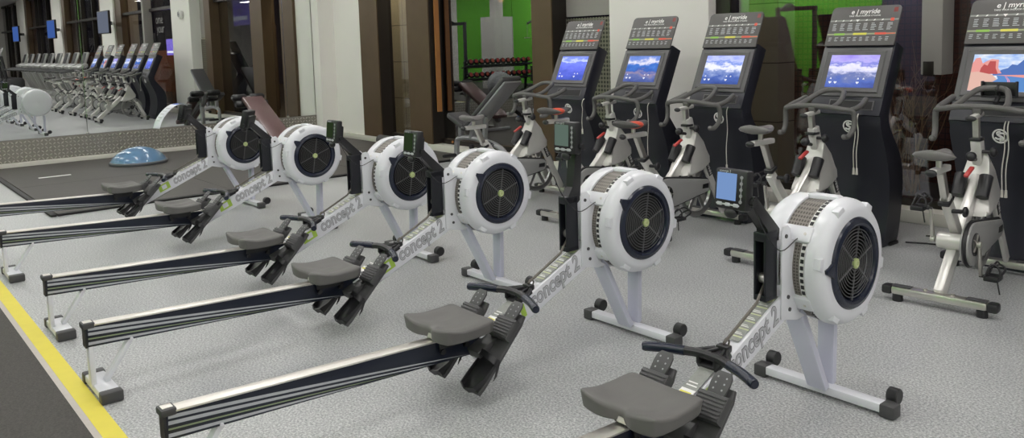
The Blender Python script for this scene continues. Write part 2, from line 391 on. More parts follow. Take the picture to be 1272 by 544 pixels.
# window wall: white pillars, bronze posts, glass bays
def post(x0, x1, y0=6.25, y1=6.50, z1=3.7, mk='bronze'):
    b = MB(); b.m(mk); b.box(((x0+x1)/2, (y0+y1)/2, z1/2+.05), (x1-x0, y1-y0, z1-.1))
    b.m('bronze_dark'); b.box((x1+.003, (y0+.012+y1)/2, z1/2+.05), (.006, y1-y0-.02, z1-.12)); return b
NT = [3]; NW = [0]
def trim_post(*a, **k):
    NT[0] += 1; return struct(post(*a, **k).build('trim_%d' % NT[0]), 'bronze window post')
def window(x0, x1, gm='glass', mull=(), tz=2.52, label=None):
    NW[0] += 1; b = MB(); b.m('bronze_dark')
    b.box(((x0+x1)/2, YG, .13), (x1-x0, .08, .06)); b.box(((x0+x1)/2, YG, ZC-.05), (x1-x0, .08, .1))
    b.box(((x0+x1)/2, YG-.03, tz), (x1-x0, .16, .07))
    for x in mull: b.box((x, YG-.02, ZC/2), (.06, .12, ZC-.1))
    f = b.build('window_%d' % NW[0]); struct(f, label)
    p = MB(); p.box(((x0+x1)/2, YG, (ZC+.1)/2), (x1-x0, .012, ZC-.25)); p.build('pane', gm, f); return f
def pillar(x0, x1, y0=6.25):
    b = MB(); b.box(((x0+x1)/2, (y0+6.9)/2, ZC/2), (x1-x0, 6.9-y0, ZC), bev=.01); return struct(b.build('wall_pillar', 'wallw'), 'white pillar between the windows')
b = MB(); b.box((-12.0, 6.45, ZC/2), (1.2, .30, ZC)); b.box((-12.46, 6.26, ZC/2), (.24, .46, ZC)); struct(b.build('wall_corner', 'wallw'), 'white corner pillar between mirror and windows')
trim_post(-11.40, -10.87)
window(-10.87, -10.05, label='narrow window between two bronze posts')
trim_post(-10.05, -9.50)
window(-9.50, -7.33, 'glass_r', label='wide window behind the weight bench')
b = MB(); b.box((-9.46, 6.36, 1.7), (.02, .07, 2.3)); NT[0] += 1; struct(b.build('trim_%d' % NT[0], 'wood'), 'wooden strip on the window post')
trim_post(-7.33, -6.98)
b = MB(); b.box((-6.5, 6.50, .9), (.98, .06, 1.66)); NT[0] += 1; struct(b.build('trim_%d' % NT[0], 'perf'), 'perforated steel panel beside the white pillar')
b = MB(); b.box((-6.5, 6.51, 2.7), (.98, .06, 1.9)); NT[0] += 1; struct(b.build('trim_%d' % NT[0], 'greycol'), 'grey panel above the perforated steel')
pillar(-6.07, -4.78)
trim_post(-4.78, -4.62, 6.36, 6.50, mk='bronze_dark')
window(-4.62, -.35, mull=(-2.1,), label='window behind the consoles at the right')
trim_post(-.35, .25, 6.30)
pillar(.25, 1.65)
for k in range(3):
    x = 1.65+6.75*k; trim_post(x, x+.3, 6.30); window(x+.3, x+4.9, mull=(x+1.5, x+2.9, x+3.6)); trim_post(x+4.9, x+5.3, 6.30)
    if x+6.7 < XE: pillar(x+5.3, x+6.7)
# sill skirting along the windows
b = MB(); b.box(((-11.9-.4+XE)/2, 6.36, .05), (XE+12.3, .22, .1), bev=.008); struct(b.build('baseboard_back', 'cream'), 'cream sill along the foot of the windows')
# boxed grey column that stops above the bikes
b = MB(); b.m('greycol'); b.box((-2.70, 6.30, 2.43), (.155, .2, 2.55), bev=.006); b.m('bronze_dark'); b.box((-2.72, 6.22, 1.20), (.08, .05, .11), bev=.005)
struct(b.build('wall_boxing'), 'grey boxed column ending above the spin bikes, right of a console')

# outside, at night
b = MB(); b.box((4, 10.6, -.12), (40, 8, .2)); o = b.build('ground', 'asphalt'); struct(o, 'dark paving outside')
b = MB(); b.box((-11.75, 7.45, 1.9), (.75, .5, 4.0)); struct(b.build('wall_column', 'stone'), 'stone clad column outside the narrow window')
b = MB(); b.box((-5.0, 7.35, 1.9), (.7, .3, 4)); struct(b.build('wall_column', 'stone'), 'stone clad column outside beside the white pillar')
b = MB(); b.box((-11.0, 7.05, .90), (.28, .12, 1.84)); tag(b.build('graphic_panel', 'redtile'), 'narrow red patterned panel outside between stone column and bronze post', 'panel')
b = MB(); b.box((-4.4, 8.3, 1.0), (2.6, .2, 2.1)); struct(b.build('wall_outside', 'redtile'), 'dark red mosaic wall outside')
b = MB(); b.box((12, 9.6, .75), (18, .3, 1.5)); struct(b.build('wall_brick', 'brick'), 'low brick wall outside')
for i, (x, y, z, w, h, lab) in enumerate(((1.5, 8.2, 1.6, 1.1, .5, 'small'), (7.6, 7.9, 1.95, .5, 1.1, 'tall'), (-4.4, 8.0, 2.5, 1.7, .85, 'wide lettered'))):
    t = thing('light_sign', lab+' purple lit sign outside, seen only in the mirror', 'sign', (x, y, z))
    b = MB(); b.box((0, 0, 0), (w, .1, h), bev=.01); b.build('box', 'purple', t)
    b = MB(); b.box((0, -.06, -h*.3), (w*.8, .02, h*.12)); b.build('light_strip', 'signw', t)
    b = MB(); b.box((0, .02, -z/2-h/4-.05), (.08, .06, z-h/2+.1)); b.build('post', 'bronze_dark', t)
    if i == 2:
        for s_, q in (('body', .22), ('of', -.06)): text('lettering', s_, .34, 'lab', axes((-1, 0, 0), (0, 0, 1), (0, 1, 0), (-.2, -.053, q)), t, .001)
for i, (x, y, z) in enumerate(((-3.7, 8.6, 1.95), (-6.0, 9.0, 1.75), (-10.6, 8.4, 2.15))):
    t = thing('street_lamp', ['amber street lamp outside nearest the purple sign', 'amber street lamp outside in front of the red wall', 'amber street lamp outside near the stone column'][i], 'lamp', (x, y, -.02))
    b = MB(); b.cyl((0, 0, 0), (0, 0, z), .03, .022, 10); b.build('pole', 'bronze_dark', t)
    b = MB(); b.ball((0, 0, z+.03), (.045, .045, .04)); b.build('globe', 'amber', t)
# window lettering: faces outdoors, so it reads in the mirror
for s_, x, z, sz in (('ome', -3.12, 2.27, .32), ('your', -3.18, 2.04, .32)):
    o = text('window_lettering', s_, sz, 'lettering', axes((-1, 0, 0), (0, 0, 1), (0, 1, 0), (x, YG+.02, z)), depth=.001)
    tag(o, 'pale lettering "%s" on the window glass, readable in the mirror' % s_, 'lettering')
# bare shrubs outside the right-hand windows
for i in range(3):
    bx = -3.55+i*1.5; b = MB()
    for k in range(30):
        p = Vector((bx+random.uniform(-.15, .15), 7.6+random.uniform(-.15, .15), -.02)); P = [p.copy()]; d = Vector((random.uniform(-.32, .32), random.uniform(-.2, .2), 1)).normalized()
        for q in range(5):
            d = (d+Vector((random.uniform(-.22, .22), random.uniform(-.15, .15), random.uniform(-.1, .1)))).normalized(); p = p+d*random.uniform(.16, .28); P.append(p.copy())
            if q > 1:
                e = (d+Vector((random.uniform(-.9, .9), random.uniform(-.5, .5), random.uniform(-.2, .4)))).normalized(); b.tube([p, p+e*.12, p+e*.22+Vector((0, 0, .03))], [.004, .003, .0015], 4)
        b.tube(P, [.008, .006, .005, .004, .003, .002], 4)
    o = b.build('bare_shrub', 'twig')
    tag(o, 'leafless twiggy shrub outside the window, ' + ['nearest the stone column', 'behind the boxed grey column', 'farthest from the stone column'][i], 'shrub', 'bare shrubs outside the windows')

# rubber mats by the mirror
def mat_slab(x0, x1, y0, y1, label, name='gym_mat'):
    t = thing(name, label, 'mat', ((x0+x1)/2, (y0+y1)/2, 0), 0, 'rubber mats before the mirror')
    b = MB(); b.m('mat'); w, h = (x1-x0), (y1-y0)
    b.box((0, 0, .010), (w-.004, h-.004, .019), bev=.003, seg=1); b.build('surface', None, t)
    return t
my = [1.5, 3.1, 4.7, 6.24]; mxs = [XM+.04, -10.55, -8.58]
names = [['dark rubber mat at the left edge, with a white mark', 'dark rubber mat carrying the blue balance dome', 'dark rubber mat in the corner by the white pillar'],
         ['dark rubber mat under the farthest rowing machine', 'dark rubber mat in front of the decline bench', 'dark rubber mat along the narrow window']]
for i in range(2):
    for j in range(3): mat_slab(mxs[i], mxs[i+1], my[j], my[j+1], names[i][j])
b = MB(); X0, X1, Y0, Y1 = XM+.06, -8.50, 1.44, 6.24
b.box(((X0+X1)/2, Y0+.028, .011), (X1-X0, .05, .022), bev=.006); b.box((X1-.028, (Y0+Y1)/2+.03, .011), (.05, Y1-Y0-.06, .022), bev=.006)
tag(b.build('mat_border', 'mat_edge'), 'thin black edging strip round the rubber mats', 'edging')
b = MB(); b.box((-11.2, 1.98, .0205), (.07, .34, .001)); tag(b.build('floor_mark', 'whitep'), 'short white mark on the rubber mat at the left', 'mark')

# ------------------------------------------------------------------ rowing machine
def make_rower(label):
    t = thing('rowing_machine', label, 'rowing machine', (0, 0, 0), 0, 'row of rowing machines')
    sl = math.atan(.43)
    # frame: sloping box tube, head plates, drum bracket
    b = MB(); b.m('rwhite')
    b.ext([(-.90, .125), (-.90, .232), (-.285, .507), (-.20, .54), (-.14, .53), (-.12, .42), (-.16, .385), (-.27, .418)], -.037, .037, bev=.006)
    for s in (-1, 1):
        b.ext([(-.305, .42), (-.305, .755), (-.295, .772), (-.268, .775), (-.252, .76), (-.245, .715), (-.165, .708), (-.155, .69), (-.155, .575), (-.17, .555), (-.225, .545), (-.20, .43), (-.145, .40), (-.20, .395)],
              s*.038, s*.046, bev=.0015)
    b.m('dgrey')
    for s in (-1, 1):
        for y, z in ((-.28, .735), (-.19, .68), (-.19, .595), (-.265, .50), (-.255, .45)): b.cyl((s*.045, y, z), (s*.05, y, z), .008, seg=8)
    fr = b.build('frame', None, t)
    for s in (1, -1):
        ux = Vector((0, math.cos(sl)*s, math.sin(sl)*s)); uy = (0, -math.sin(sl), math.cos(sl)); c = (s*.0378, -.474, .3815)
        o = text('lettering', 'concept 2', .104, 'txt', axes(ux*.76, uy, (s, 0, 0), c), fr, .0004, .0036, .22, space=1.02)
        o = text('lettering', 'concept 2', .104, 'txtin', axes(ux*.76, uy, (s, 0, 0), (s*.0384, c[1], c[2])), fr, .0004, .0006, .22, space=1.02)
        e = MB(); e.m('lime'); mx = axes(ux, uy, (s, 0, 0), (s*.0374, -.700, .277))
        e.ext([(-.055*0-.05, -.03), (.05, -.03), (.055, .03), (-.045, .03)], 0, .0008, 'z', mtx=mx); e.m('rwhite'); e.ext([(-.02, -.018), (.022, -.018), (.025, .018), (-.017, .018)], .0008, .0014, 'z', mtx=mx); e.build('emblem', None, fr)
    # instruction placard on top of the frame
    p = MB(); mx = axes((1, 0, 0), (0, math.cos(sl), math.sin(sl)), (0, -math.sin(sl), math.cos(sl)), (0, -.285, .508))
    def pl(mk, x0, x1, a0, a1, h=.001):
        p.m(mk); p.ext([(x0, a0), (x1, a0), (x1, a1), (x0, a1)], .0005, h, 'z', mtx=mx)
    pl('greyprint', -.026, .026, -.285, -.012)
    for k in range(5): pl('limepale', -.026, .026, -.265+k*.043, -.260+k*.043, .0014); pl('whitep', -.02, .016, -.25+k*.043, -.246+k*.043, .0014); pl('whitep', -.02, .008, -.242+k*.043, -.239+k*.043, .0014)
    p.m('limepale'); p.lathe([(.0005, .022), (.0018, .022)], (0, 0, 0), 'z', 20)
    for v in p.bm.verts[-40:]: v.co = mx @ (v.co + Vector((0, -.035, 0)))
    pl('greyprint', -.03, .03, -.60, -.40); pl('lime', -.012, .022, -.445, -.415, .0014); pl('whitep', -.03, .03, -.60, -.555, .0014); pl('p_yel', -.026, .02, -.578, -.568, .0018); pl('whitep', -.024, .02, -.54, -.535, .0014); pl('whitep', -.024, .014, -.525, -.52, .0014)
    p.build('placard', None, fr)
    # black chain guide post with its slot
    b = MB(); b.m('blacks')
    b.box((-.022, -.345, .628), (.011, .074, .255), bev=.004); b.box((.022, -.345, .628), (.011, .074, .255), bev=.004)
    b.box((0, -.345, .742), (.055, .076, .036), bev=.005); b.box((0, -.345, .512), (.055, .076, .024), bev=.005)
    b.m('alu'); b.cyl((-.022, -.345, .58), (.022, -.345, .58), .02, seg=14); b.box((0, -.312, .628), (.034, .006, .22)); b.m('chain'); b.box((.004, -.322, .63), (.012, .01, .2))
    g = b.build('chain_guide', None, t)
    b = MB(); b.tube([(0, -.345, .566), (0, -.40, .497), (0, -.60, .398)], .006, 6); b.build('chain', 'chain', t)
    # handle resting on its hook
    b = MB(); b.m('black')
    b.ext([(-.075, -.70), (-.06, -.672), (.06, -.672), (.075, -.70), (.03, -.603), (.015, -.59), (-.015, -.59), (-.03, -.603)][:0] or [(-.095, -.700), (.095, -.700), (.085, -.675), (.026, -.607), (-.026, -.607), (-.085, -.675)], .366, .372, 'z')
    for s in (-1, 1):
        b.tube([(s*.09, -.692, .372), (s*.028, -.612, .378)], .008, 6); b.tube([(s*.045, -.69, .374), (s*.012, -.612, .38)], .006, 6)
    b.tube([(-.1, -.70, .372), (-.04, -.688, .376), (.04, -.688, .376), (.1, -.70, .372)], .0165, 10, smooth=3)
    b.box((0, -.60, .378), (.05, .035, .03), bev=.006); b.m('chain'); b.torus((0, -.585, .395), .016, .004, 'x', 12, 5)
    h = b.build('handle', None, t)
    for s in (-1, 1):
        b = MB(); b.tube([(s*.095, -.699, .372), (s*.16, -.722, .371), (s*.232, -.757, .368), (s*.238, -.760, .368)], [.0175, .0178, .0178, .010], 12, smooth=3); b.build('grip', 'navy', h)
    b = MB(); b.box((0, -.655, .352), (.09, .09, .018), Euler((sl, 0, 0)).to_matrix(), bev=.004)
    for s in (-1, 1): b.box((s*.036, -.69, .36), (.014, .03, .035), bev=.004)
    b.build('handle_hook', 'black', t)
    # legs and front foot
    b = MB(); b.bar((0, -.16, .43), (0, .035, .045), .088, .032, (0, 1, .3), bev=.008); b.build('leg', 'rlil', t)
    b = MB(); b.bar((0, .105, .36), (0, .098, .045), .078, .034, (0, 1, 0), bev=.012); b.build('leg', 'rlil', t)
    b = MB(); b.m('rwhite'); b.box((0, .07, .032), (.53, .055, .035), bev=.005); b.m('alu'); b.cyl((.0, .066, .05), (0, .066, .056), .009, seg=8)
    f = b.build('front_foot', None, t)
    for s in (-1, 1):
        b = MB(); b.box((s*.284, .068, .027), (.06, .062, .052), bev=.007); b.bar((s*.272, .09, .035), (s*.272, .135, .05), .04, .03, bev=.006); b.build('end_cap', 'dgrey', f)
        b = MB(); b.lathe([(-.022, .012), (-.022, .028), (-.018, .032), (.018, .032), (.022, .028), (.022, .012)], (s*.272, .128, .063), 'x', 18); b.build('caster', 'black', f)
    # flywheel cover
    b = MB(); b.m('rwhite'); C = (0, 0, .60)
    b.lathe([(.098, .225), (.098, .244), (.104, .248), (.130, .246), (.152, .237), (.166, .222), (.1715, .205), (.171, .180), (.160, .172), (.12, .168)], C, 'x', 56, cap=False)
    b.lathe([(-.012, .225), (-.012, .244), (-.02, .247), (-.085, .244), (-.112, .226), (-.122, .19), (-.122, .02), (-.120, .0005)], C, 'x', 56, cap=False)
    for a in (35, 90, 147, 213, 270, 325):
        ca, sa = math.cos(R(a)), math.sin(R(a)); rm = Euler((R(a), 0, 0)).to_matrix()
        b.box((.045, ca*.236, .6+sa*.236), (.135, .036, .066 if a in (147, 213) else .05), rm, bev=.011)
        a3 = R(a+24); b.ext([(-.03, -.012), (-.02, .012), (.02, .012), (.026, -.012)], -.015, .015, 'x', bev=.004, mtx=Matrix.Translation((.150, math.cos(a3)*.232, .6+math.sin(a3)*.232)) @ Euler((a3-PI/2, 0, 0)).to_matrix().to_4x4())
    b.m('alu')
    for a in (147, 213):
        ca, sa = math.cos(R(a)), math.sin(R(a))
        for xx in (.005, .085): b.cyl((xx, ca*.252, .6+sa*.252), (xx, ca*.256, .6+sa*.256), .006, seg=8)
    b.m('rwhite'); b.box((0, -.185, .64), (.07, .09, .14), bev=.012)
    fc = b.build('flywheel_cover', None, t)
    b = MB(); b.m('mesh'); b.lathe([(-.012, .236), (.076, .238)], C, 'x', 56, cap=False); b.m('whitep'); b.lathe([(.076, .239), (.098, .240)], C, 'x', 56, cap=False)
    b.m('lab')
    for k in range(60):
        a = 2*PI*(k+.5)/60; b.box((.087, math.cos(a)*.2402, .6+math.sin(a)*.2402), (.013, .004, .015), Euler((a, 0, 0)).to_matrix())
    b.build('vent_band', None, fc)
    # black ring, pointer and fan grille
    b = MB(); b.m('navy'); b.lathe([(.150, .138), (.165, .140), (.180, .147), (.184, .157), (.179, .173), (.168, .181), (.150, .181)], (0, 0, 0), 'x', 56, cap=False)
    b.ext([(.165, -.034), (.165, .034), (.216, .007), (.219, -.007)], .166, .182, bev=.004)
    rg = b.build('damper_ring', None, t, loc=(0, 0, .60), rot=(R(142), 0, 0))
    b = MB(); b.m('backing'); b.lathe([(.140, .144), (.140, .001)], (0, 0, 0), 'x', 40, cap=True)
    b.m('ring')
    for k in range(9): b.torus((.172, 0, 0), (.030+k*.0128), .0018, 'x', 40, 5)
    for k in range(6):
        a = R(20+60*k); b.bar((.171, math.cos(a)*.018, math.sin(a)*.018), (.171, math.cos(a)*.134, math.sin(a)*.142), .0045, .006, (1, 0, 0))
    gr = b.build('fan_grille', None, t, loc=(0, 0, .60))
    b = MB(); b.m('badge'); b.lathe([(.168, .020), (.178, .020), (.180, .017), (.180, .001)], (0, 0, 0), 'x', 20); b.m('limepale'); b.torus((.180, 0, 0), .011, .002, 'x', 16, 4); b.build('badge', None, gr)
    # monitor arm (pivot at the post top) and monitor
    b = MB(); b.ext([(-.10*0+.028, -.035), (.034, .01), (-.115, .150), (-.145, .150), (-.150, .125), (-.045, .02), (-.04, -.03)], -.024, .024, bev=.004)
    b.cyl((-.028, -.135, .138), (.028, -.135, .138), .016, seg=12); b.build('monitor_arm', 'black', t, loc=(0, -.318, .752))
    b = MB(); b.m('black'); b.box((0, 0, 0), (.145, .044, .148), bev=.010); b.box((0, .026, -.01), (.11, .034, .10), bev=.010)
    b.ball((0, -.008, -.085), (.03, .018, .022), 10, 6); b.cyl((.070, .012, -.04), (.088, .012, -.04), .014, seg=10)
    mo = b.build('monitor', None, t, loc=(-.02, -.462, .925), rot=(R(-6), 0, R(0)))
    b = MB(); b.box((-.016, -.0228, .010), (.088, .003, .098), bev=.001, seg=1); b.build('screen', 'lcd_d', mo)
    b = MB(); b.m('btn')
    b.box((.050, -.0215, .004), (.004, .002, .09))
    for k in range(5): b.cyl((.050, -.020, .048-k*.022), (.050, -.0245, .048-k*.022), .0065, seg=8)
    b.build('keypad', None, mo); b = MB(); b.m('btnw')
    for k in range(3): b.box((-.044+k*.037, -.022, -.055), (.022, .004, .013), bev=.002)
    b.box((-.007, -.0215, -.055), (.105, .002, .006)); b.build('key_row', None, mo)
    text('lettering', 'concept 2', .013, 'btnw', axes((1, 0, 0), (0, 0, 1), (0, -1, 0), (-.026, -.0225, .0655)), mo, .0003)
    b = MB(); b.tube([(.02, -.45, .87), (.045, -.42, .78), (.055, -.33, .69), (.06, -.22, .72), (.062, -.17, .70), (.05, -.2, .66)], .0022, 5, smooth=5); b.build('sensor_wire', 'black', t)
    # monorail
    b = MB(); b.m('railnavy')
    ra, rb = Vector((0, -2.165, .262)), Vector((0, -.86, .2105)); rd = (rb-ra).normalized(); ru = Vector((1, 0, 0)).cross(rd)
    b.bar(ra, rb, .048, .094, bev=.004)
    rl = b.build('rail', None, t)
    b = MB(); b.bar(ra+ru*.050, rb+ru*.050, .060, .008, bev=.002); b.build('running_strip', 'chrome', rl)
    for s in (-1, 1):
        b = MB()
        for k in range(4):
            b.m('stripeg' if k == 2 else 'stripe'); N = 14; top, bot = [], []
            for q in range(N+1):
                u = q/N; ll = 1.2-.17*k; yy = .006+u*ll; z0 = .033-.021*k; zz = z0 - (z0+.041)*(u**1.15); th = (.0062 if k != 2 else .0030)*(1-u)**.6+.0002
                zz = max(zz, -.043); P = ra+rd*yy+ru*zz; top.append(P+ru*th); bot.append(P-ru*th)
            for q in range(N):
                pts = [Vector((s*.0248, v.y, v.z)) for v in (bot[q], bot[q+1], top[q+1], top[q])]; b.quad(pts)
        b.build('decal', None, rl)
    b = MB(); b.m('dgrey'); b.box(ra+Vector((0, .010, .048)), (.062, .050, .026), bev=.006); b.m('black'); b.box(ra+Vector((0, -.003, 0)), (.050, .008, .096)); b.m('chrome'); b.box(ra+Vector((0, .010, .0615)), (.036, .034, .003), bev=.001); b.build('end_cap', None, rl)
    # rear leg
    b = MB(); b.bar((0, -2.150, .225), (0, -2.150, .03), .046, .022, (0, 1, 0), bev=.004); b.bar((0, -1.985, .215), (0, -2.10, .045), .040, .02, (0, 1, .3), bev=.004)
    b.cyl((-.03, -1.99, .213), (.03, -1.99, .213), .007, seg=8); lg = b.build('leg', 'rwhite', t)
    b = MB(); b.m('rwhite'); b.box((0, -2.115, .028), (.27, .08, .034), bev=.006); rf = b.build('rear_foot', None, t)
    for s in (-1, 1): b = MB(); b.box((s*.15, -2.115, .025), (.05, .088, .048), bev=.007); b.build('end_cap', 'dgrey', rf)
    # seat: dished pad with a rear notch, on a roller carriage
    b = MB(); NX, NY = 20, 14; W, D = .170, .135; top = []; low = []
    for j in range(NY+1):
        rt, rb_ = [], []
        for i in range(NX+1):
            u = -1+2*i/NX; v = -1+2*j/NY                     # v=-1 rear
            x = W*u; y = D*v
            k = 1-.10*(abs(u)**3)*(v+1)/2; x *= (1-.05*(v+1)/2)*(1-.06*abs(v)**6)
            y *= 1-.10*abs(u)**5
            y += .040*math.exp(-(u/.28)**2)*max(0, -v)**2     # rear notch
            z = .010*abs(u)**2 + .008*v*v + .018*max(0, -v-.2)**1.5*min(1, abs(u)*1.8) - .012*math.exp(-((abs(u)-.42)/.3)**2)*math.exp(-((v+.1)/.6)**2) - .016*math.exp(-(u/.25)**2)*max(0, -v)**1.5
            ed = max(abs(u)**8, abs(v)**8); z -= .010*ed
            rt.append(b.bm.verts.new((x, y, .335+z))); rb_.append(b.bm.verts.new((x*.95, y*.95, .287+.3*z)))
        top.append(rt); low.append(rb_)
    fs = []
    for j in range(NY):
        for i in range(NX):
            fs.append(b.bm.faces.new((top[j][i], top[j][i+1], top[j+1][i+1], top[j+1][i]))); fs.append(b.bm.faces.new((low[j][i], low[j+1][i], low[j+1][i+1], low[j][i+1])))
    ring_t = [top[0][i] for i in range(NX)] + [top[j][NX] for j in range(NY)] + [top[NY][i] for i in range(NX, 0, -1)] + [top[j][0] for j in range(NY, 0, -1)]
    ring_b = [low[0][i] for i in range(NX)] + [low[j][NX] for j in range(NY)] + [low[NY][i] for i in range(NX, 0, -1)] + [low[j][0] for j in range(NY, 0, -1)]
    for q in range(len(ring_t)):
        q2 = (q+1) % len(ring_t); fs.append(b.bm.faces.new((ring_t[q], ring_b[q], ring_b[q2], ring_t[q2])))
    se = b.build('seat', 'grey', t, ang=60, loc=(0, -1.035, 0))
    md = se.modifiers.new('soft_edge', 'BEVEL'); md.width = .011; md.segments = 3; md.limit_method = 'ANGLE'; md.angle_limit = R(50)
    b = MB(); b.m('black'); b.box((0, 0, .282), (.085, .17, .022), bev=.004)
    for s in (-1, 1):
        b.box((s*.036, 0, .262), (.006, .15, .05)); 
        for y in (-.06, .06): b.cyl((s*.014, y, .279), (s*.033, y, .279), .013, seg=12)
        for y in (-.06, .06): b.cyl((s*.03, y, .225), (s*.044, y, .225), .012, seg=10)
    b.m('alu'); b.box((0, -.09, .292), (.04, .012, .02)); b.build('seat_carriage', None, se)
    # footrests
    for s in (-1, 1):
        mx = axes((1, 0, 0), Vector((0, .70, .714)), Vector((0, -.714, .70)), (s*.125, -.985, .105))
        b = MB(); b.m('dgrey'); b.ext([(-.055, -.06), (.055, -.06), (.058, -.03), (.055, .27), (.045, .31), (-.045, .31), (-.055, .27), (-.058, -.03)], -.012, .004, 'z', bev=.003, mtx=mx)
        b.m('black'); b.ext([(-.05, -.055), (.05, -.055), (.045, .10), (-.045, .10)], .004, .012, 'z', bev=.003, mtx=mx)
        b.box(mx @ Vector((-s*.085, .10, -.01)), (.07, .05, .04), mx.to_3x3(), bev=.005)
        fo = b.build('footrest', None, t)
        b = MB(); b.m('dgrey')                                # sliding heel block with ribs and slotted tongue
        b.ext([(-.060, .180), (.060, .180), (.060, .272), (-.060, .272)], .002, .040, 'z', bev=.008, mtx=mx)
        for k in range(6): b.ext([(-.055, .190+k*.0130), (.055, .190+k*.0130), (.055, .1965+k*.0130), (-.055, .1965+k*.0130)], .038, .044, 'z', bev=.001, mtx=mx)
        tg = [(-.034, .262), (.034, .262), (.037, .31), (.036, .335), (.024, .352), (-.024, .352), (-.036, .335), (-.037, .31)]
        b.ext(tg, .022, .030, 'z', bev=.002, mtx=mx)
        b.m('btn')
        for k in range(3):
            for q in (-.017, .017): b.ext([(q+.0036*math.cos(a), .288+k*.021+.0036*math.sin(a)) for a in [2*PI*i/8 for i in range(8)]], .0295, .0306, 'z', mtx=mx)
        b.build('slotted_tongue', None, fo)
        b = MB(); b.m('black')                                # heel cup and toe strap
        pts = [(-.06, .10), (-.058, 0), (-.045, -.05), (0, -.068), (.045, -.05), (.058, 0), (.06, .10)]; hs = [.006, .020, .034, .038, .034, .020, .006]
        A = b.ring([mx @ Vector((p, q, .004)) for p, q in pts]); B = b.ring([mx @ Vector((p*.98, q, .004+h)) for (p, q), h in zip(pts, hs)])
        A2 = b.ring([mx @ Vector((p*.88, q*.92, .004)) for p, q in pts]); B2 = b.ring([mx @ Vector((p*.86, q*.92, .004+h)) for (p, q), h in zip(pts, hs)])
        for i in range(6):
            b._tag([b.bm.faces.new((A[i], A[i+1], B[i+1], B[i])), b.bm.faces.new((A2[i], B2[i], B2[i+1], A2[i+1])), b.bm.faces.new((B[i], B[i+1], B2[i+1], B2[i]))])
        b.build('heel_cup', None, fo)
        b = MB(); P = [mx @ Vector(p) for p in ((-.060, .085, -.004), (-.062, .09, .022), (-.03, .095, .040), (.03, .09, .041), (.062, .085, .022), (.060, .08, -.004), (.068, .03, -.02))]
        P = spline(P, 4); wv = (mx.to_3x3() @ Vector((0, 1, 0)))*.013; A = b.ring([p-wv for p in P]); B = b.ring([p+wv for p in P]); nv = (mx.to_3x3() @ Vector((0, 0, 1)))*.003
        A2 = b.ring([p-wv+nv for p in P]); B2 = b.ring([p+wv+nv for p in P])
        for i in range(len(P)-1):
            for q in ((A[i], A[i+1], B[i+1], B[i]), (A2[i], B2[i], B2[i+1], A2[i+1]), (A[i], A2[i], A2[i+1], A[i+1]), (B[i], B[i+1], B2[i+1], B2[i])): b.bm.faces.new(q)
        b.build('strap', 'black', fo)
    b = MB(); b.box((0, -.885, .215), (.20, .16, .035), Euler((R(22), 0, 0)).to_matrix(), bev=.006); b.build('foot_bridge', 'dgrey', t)
    return t

RX = [-7.703, -6.396, -4.920, -3.914, -2.773, -1.712]; RY = [2.891, 2.953, 2.947, 2.919, 2.904, 2.915]
RL = ['white rowing machine farthest back, a paper sheet draped over its monitor', 'white rowing machine in front of the maroon decline bench, second from the mirror',
      'white rowing machine on plain floor just beside the rubber mats, green-black monitor', 'white rowing machine with its monitor before the black foam roller',
      'white rowing machine with an upright monitor post and grey-green screen', 'white rowing machine with a blue monitor screen, rightmost, its rail cut off by the frame']
proto = make_rower(RL[5]); rowers = [None]*6; rowers[5] = proto; proto.location = (RX[5], RY[5], 0)
for i in range(5): rowers[i] = dup(proto, RL[i], (RX[i], RY[i], 0))
def kidof(o, stem): return [c for c in o.children if c.name.split('.')[0] == stem][0]
bpy.context.view_layer.update()
part_ = kidof(rowers[4], 'monitor_arm'); part_.rotation_euler.x = R(-47); part_.scale = (1, 1, 1.15)
m_ = kidof(rowers[4], 'monitor'); m_.location = (.012, -.350, 1.035); m_.rotation_euler = (R(-2), 0, R(2))
kidof(proto, 'monitor').rotation_euler.z = R(-3); kidof(proto, 'monitor').location.x = -.055; kidof(proto, 'damper_ring').rotation_euler.x = R(178)
def own_screen(r, mk):
    mo = kidof(r, 'monitor'); sc = kidof(mo, 'screen'); me = sc.data.copy(); me.materials.clear(); me.materials.append(M[mk]); sc.data = me
own_screen(proto, 'lcd_b'); own_screen(rowers[4], 'lcd_g')
for k, (dy, dz) in ((0, (.0, -.01)), (1, (0, 0))):
    kidof(rowers[k], 'monitor').rotation_euler = (R(-15), 0, R(-48))
# paper sheet over the first monitor
b = MB(); P = spline([Vector(p) for p in ((-.02, -.46, .985), (-.04, -.50, 1.003), (-.06, -.56, .985), (-.08, -.62, .93), (-.095, -.665, .86), (-.10, -.69, .79))], 5); w = Vector((.060, .012, 0))
A = b.ring([p-w for p in P]); B = b.ring([p+w for p in P])
b.m('paper')
for i in range(len(P)-1): b._tag([b.bm.faces.new((A[i], A[i+1], B[i+1], B[i]))])
b.m('bluep')
for i in range(4, 8):
    n_ = (P[i+1]-P[i]).cross(w).normalized()*.0022; b.quad([P[i]-w*.6+n_, P[i+1]-w*.6+n_, P[i+1]+w*.7+n_, P[i]+w*.7+n_])
b.m('btn')
for i in range(12, 22, 2):
    n_ = (P[i+1]-P[i]).cross(w).normalized()*.0022; d_ = (P[i+1]-P[i])*.25; b.quad([P[i]-w*.6+n_, P[i]+d_-w*.6+n_, P[i]+d_+w*.4+n_, P[i]+w*.4+n_])
o = b.build('paper_sheet', None, ang=80); o.location = (RX[0], RY[0], 0)
md = o.modifiers.new('thickness', 'SOLIDIFY'); md.thickness = .0008; md.offset = 0
tag(o, 'white paper sheet with blue print draped over the farthest rowing machine monitor', 'paper')

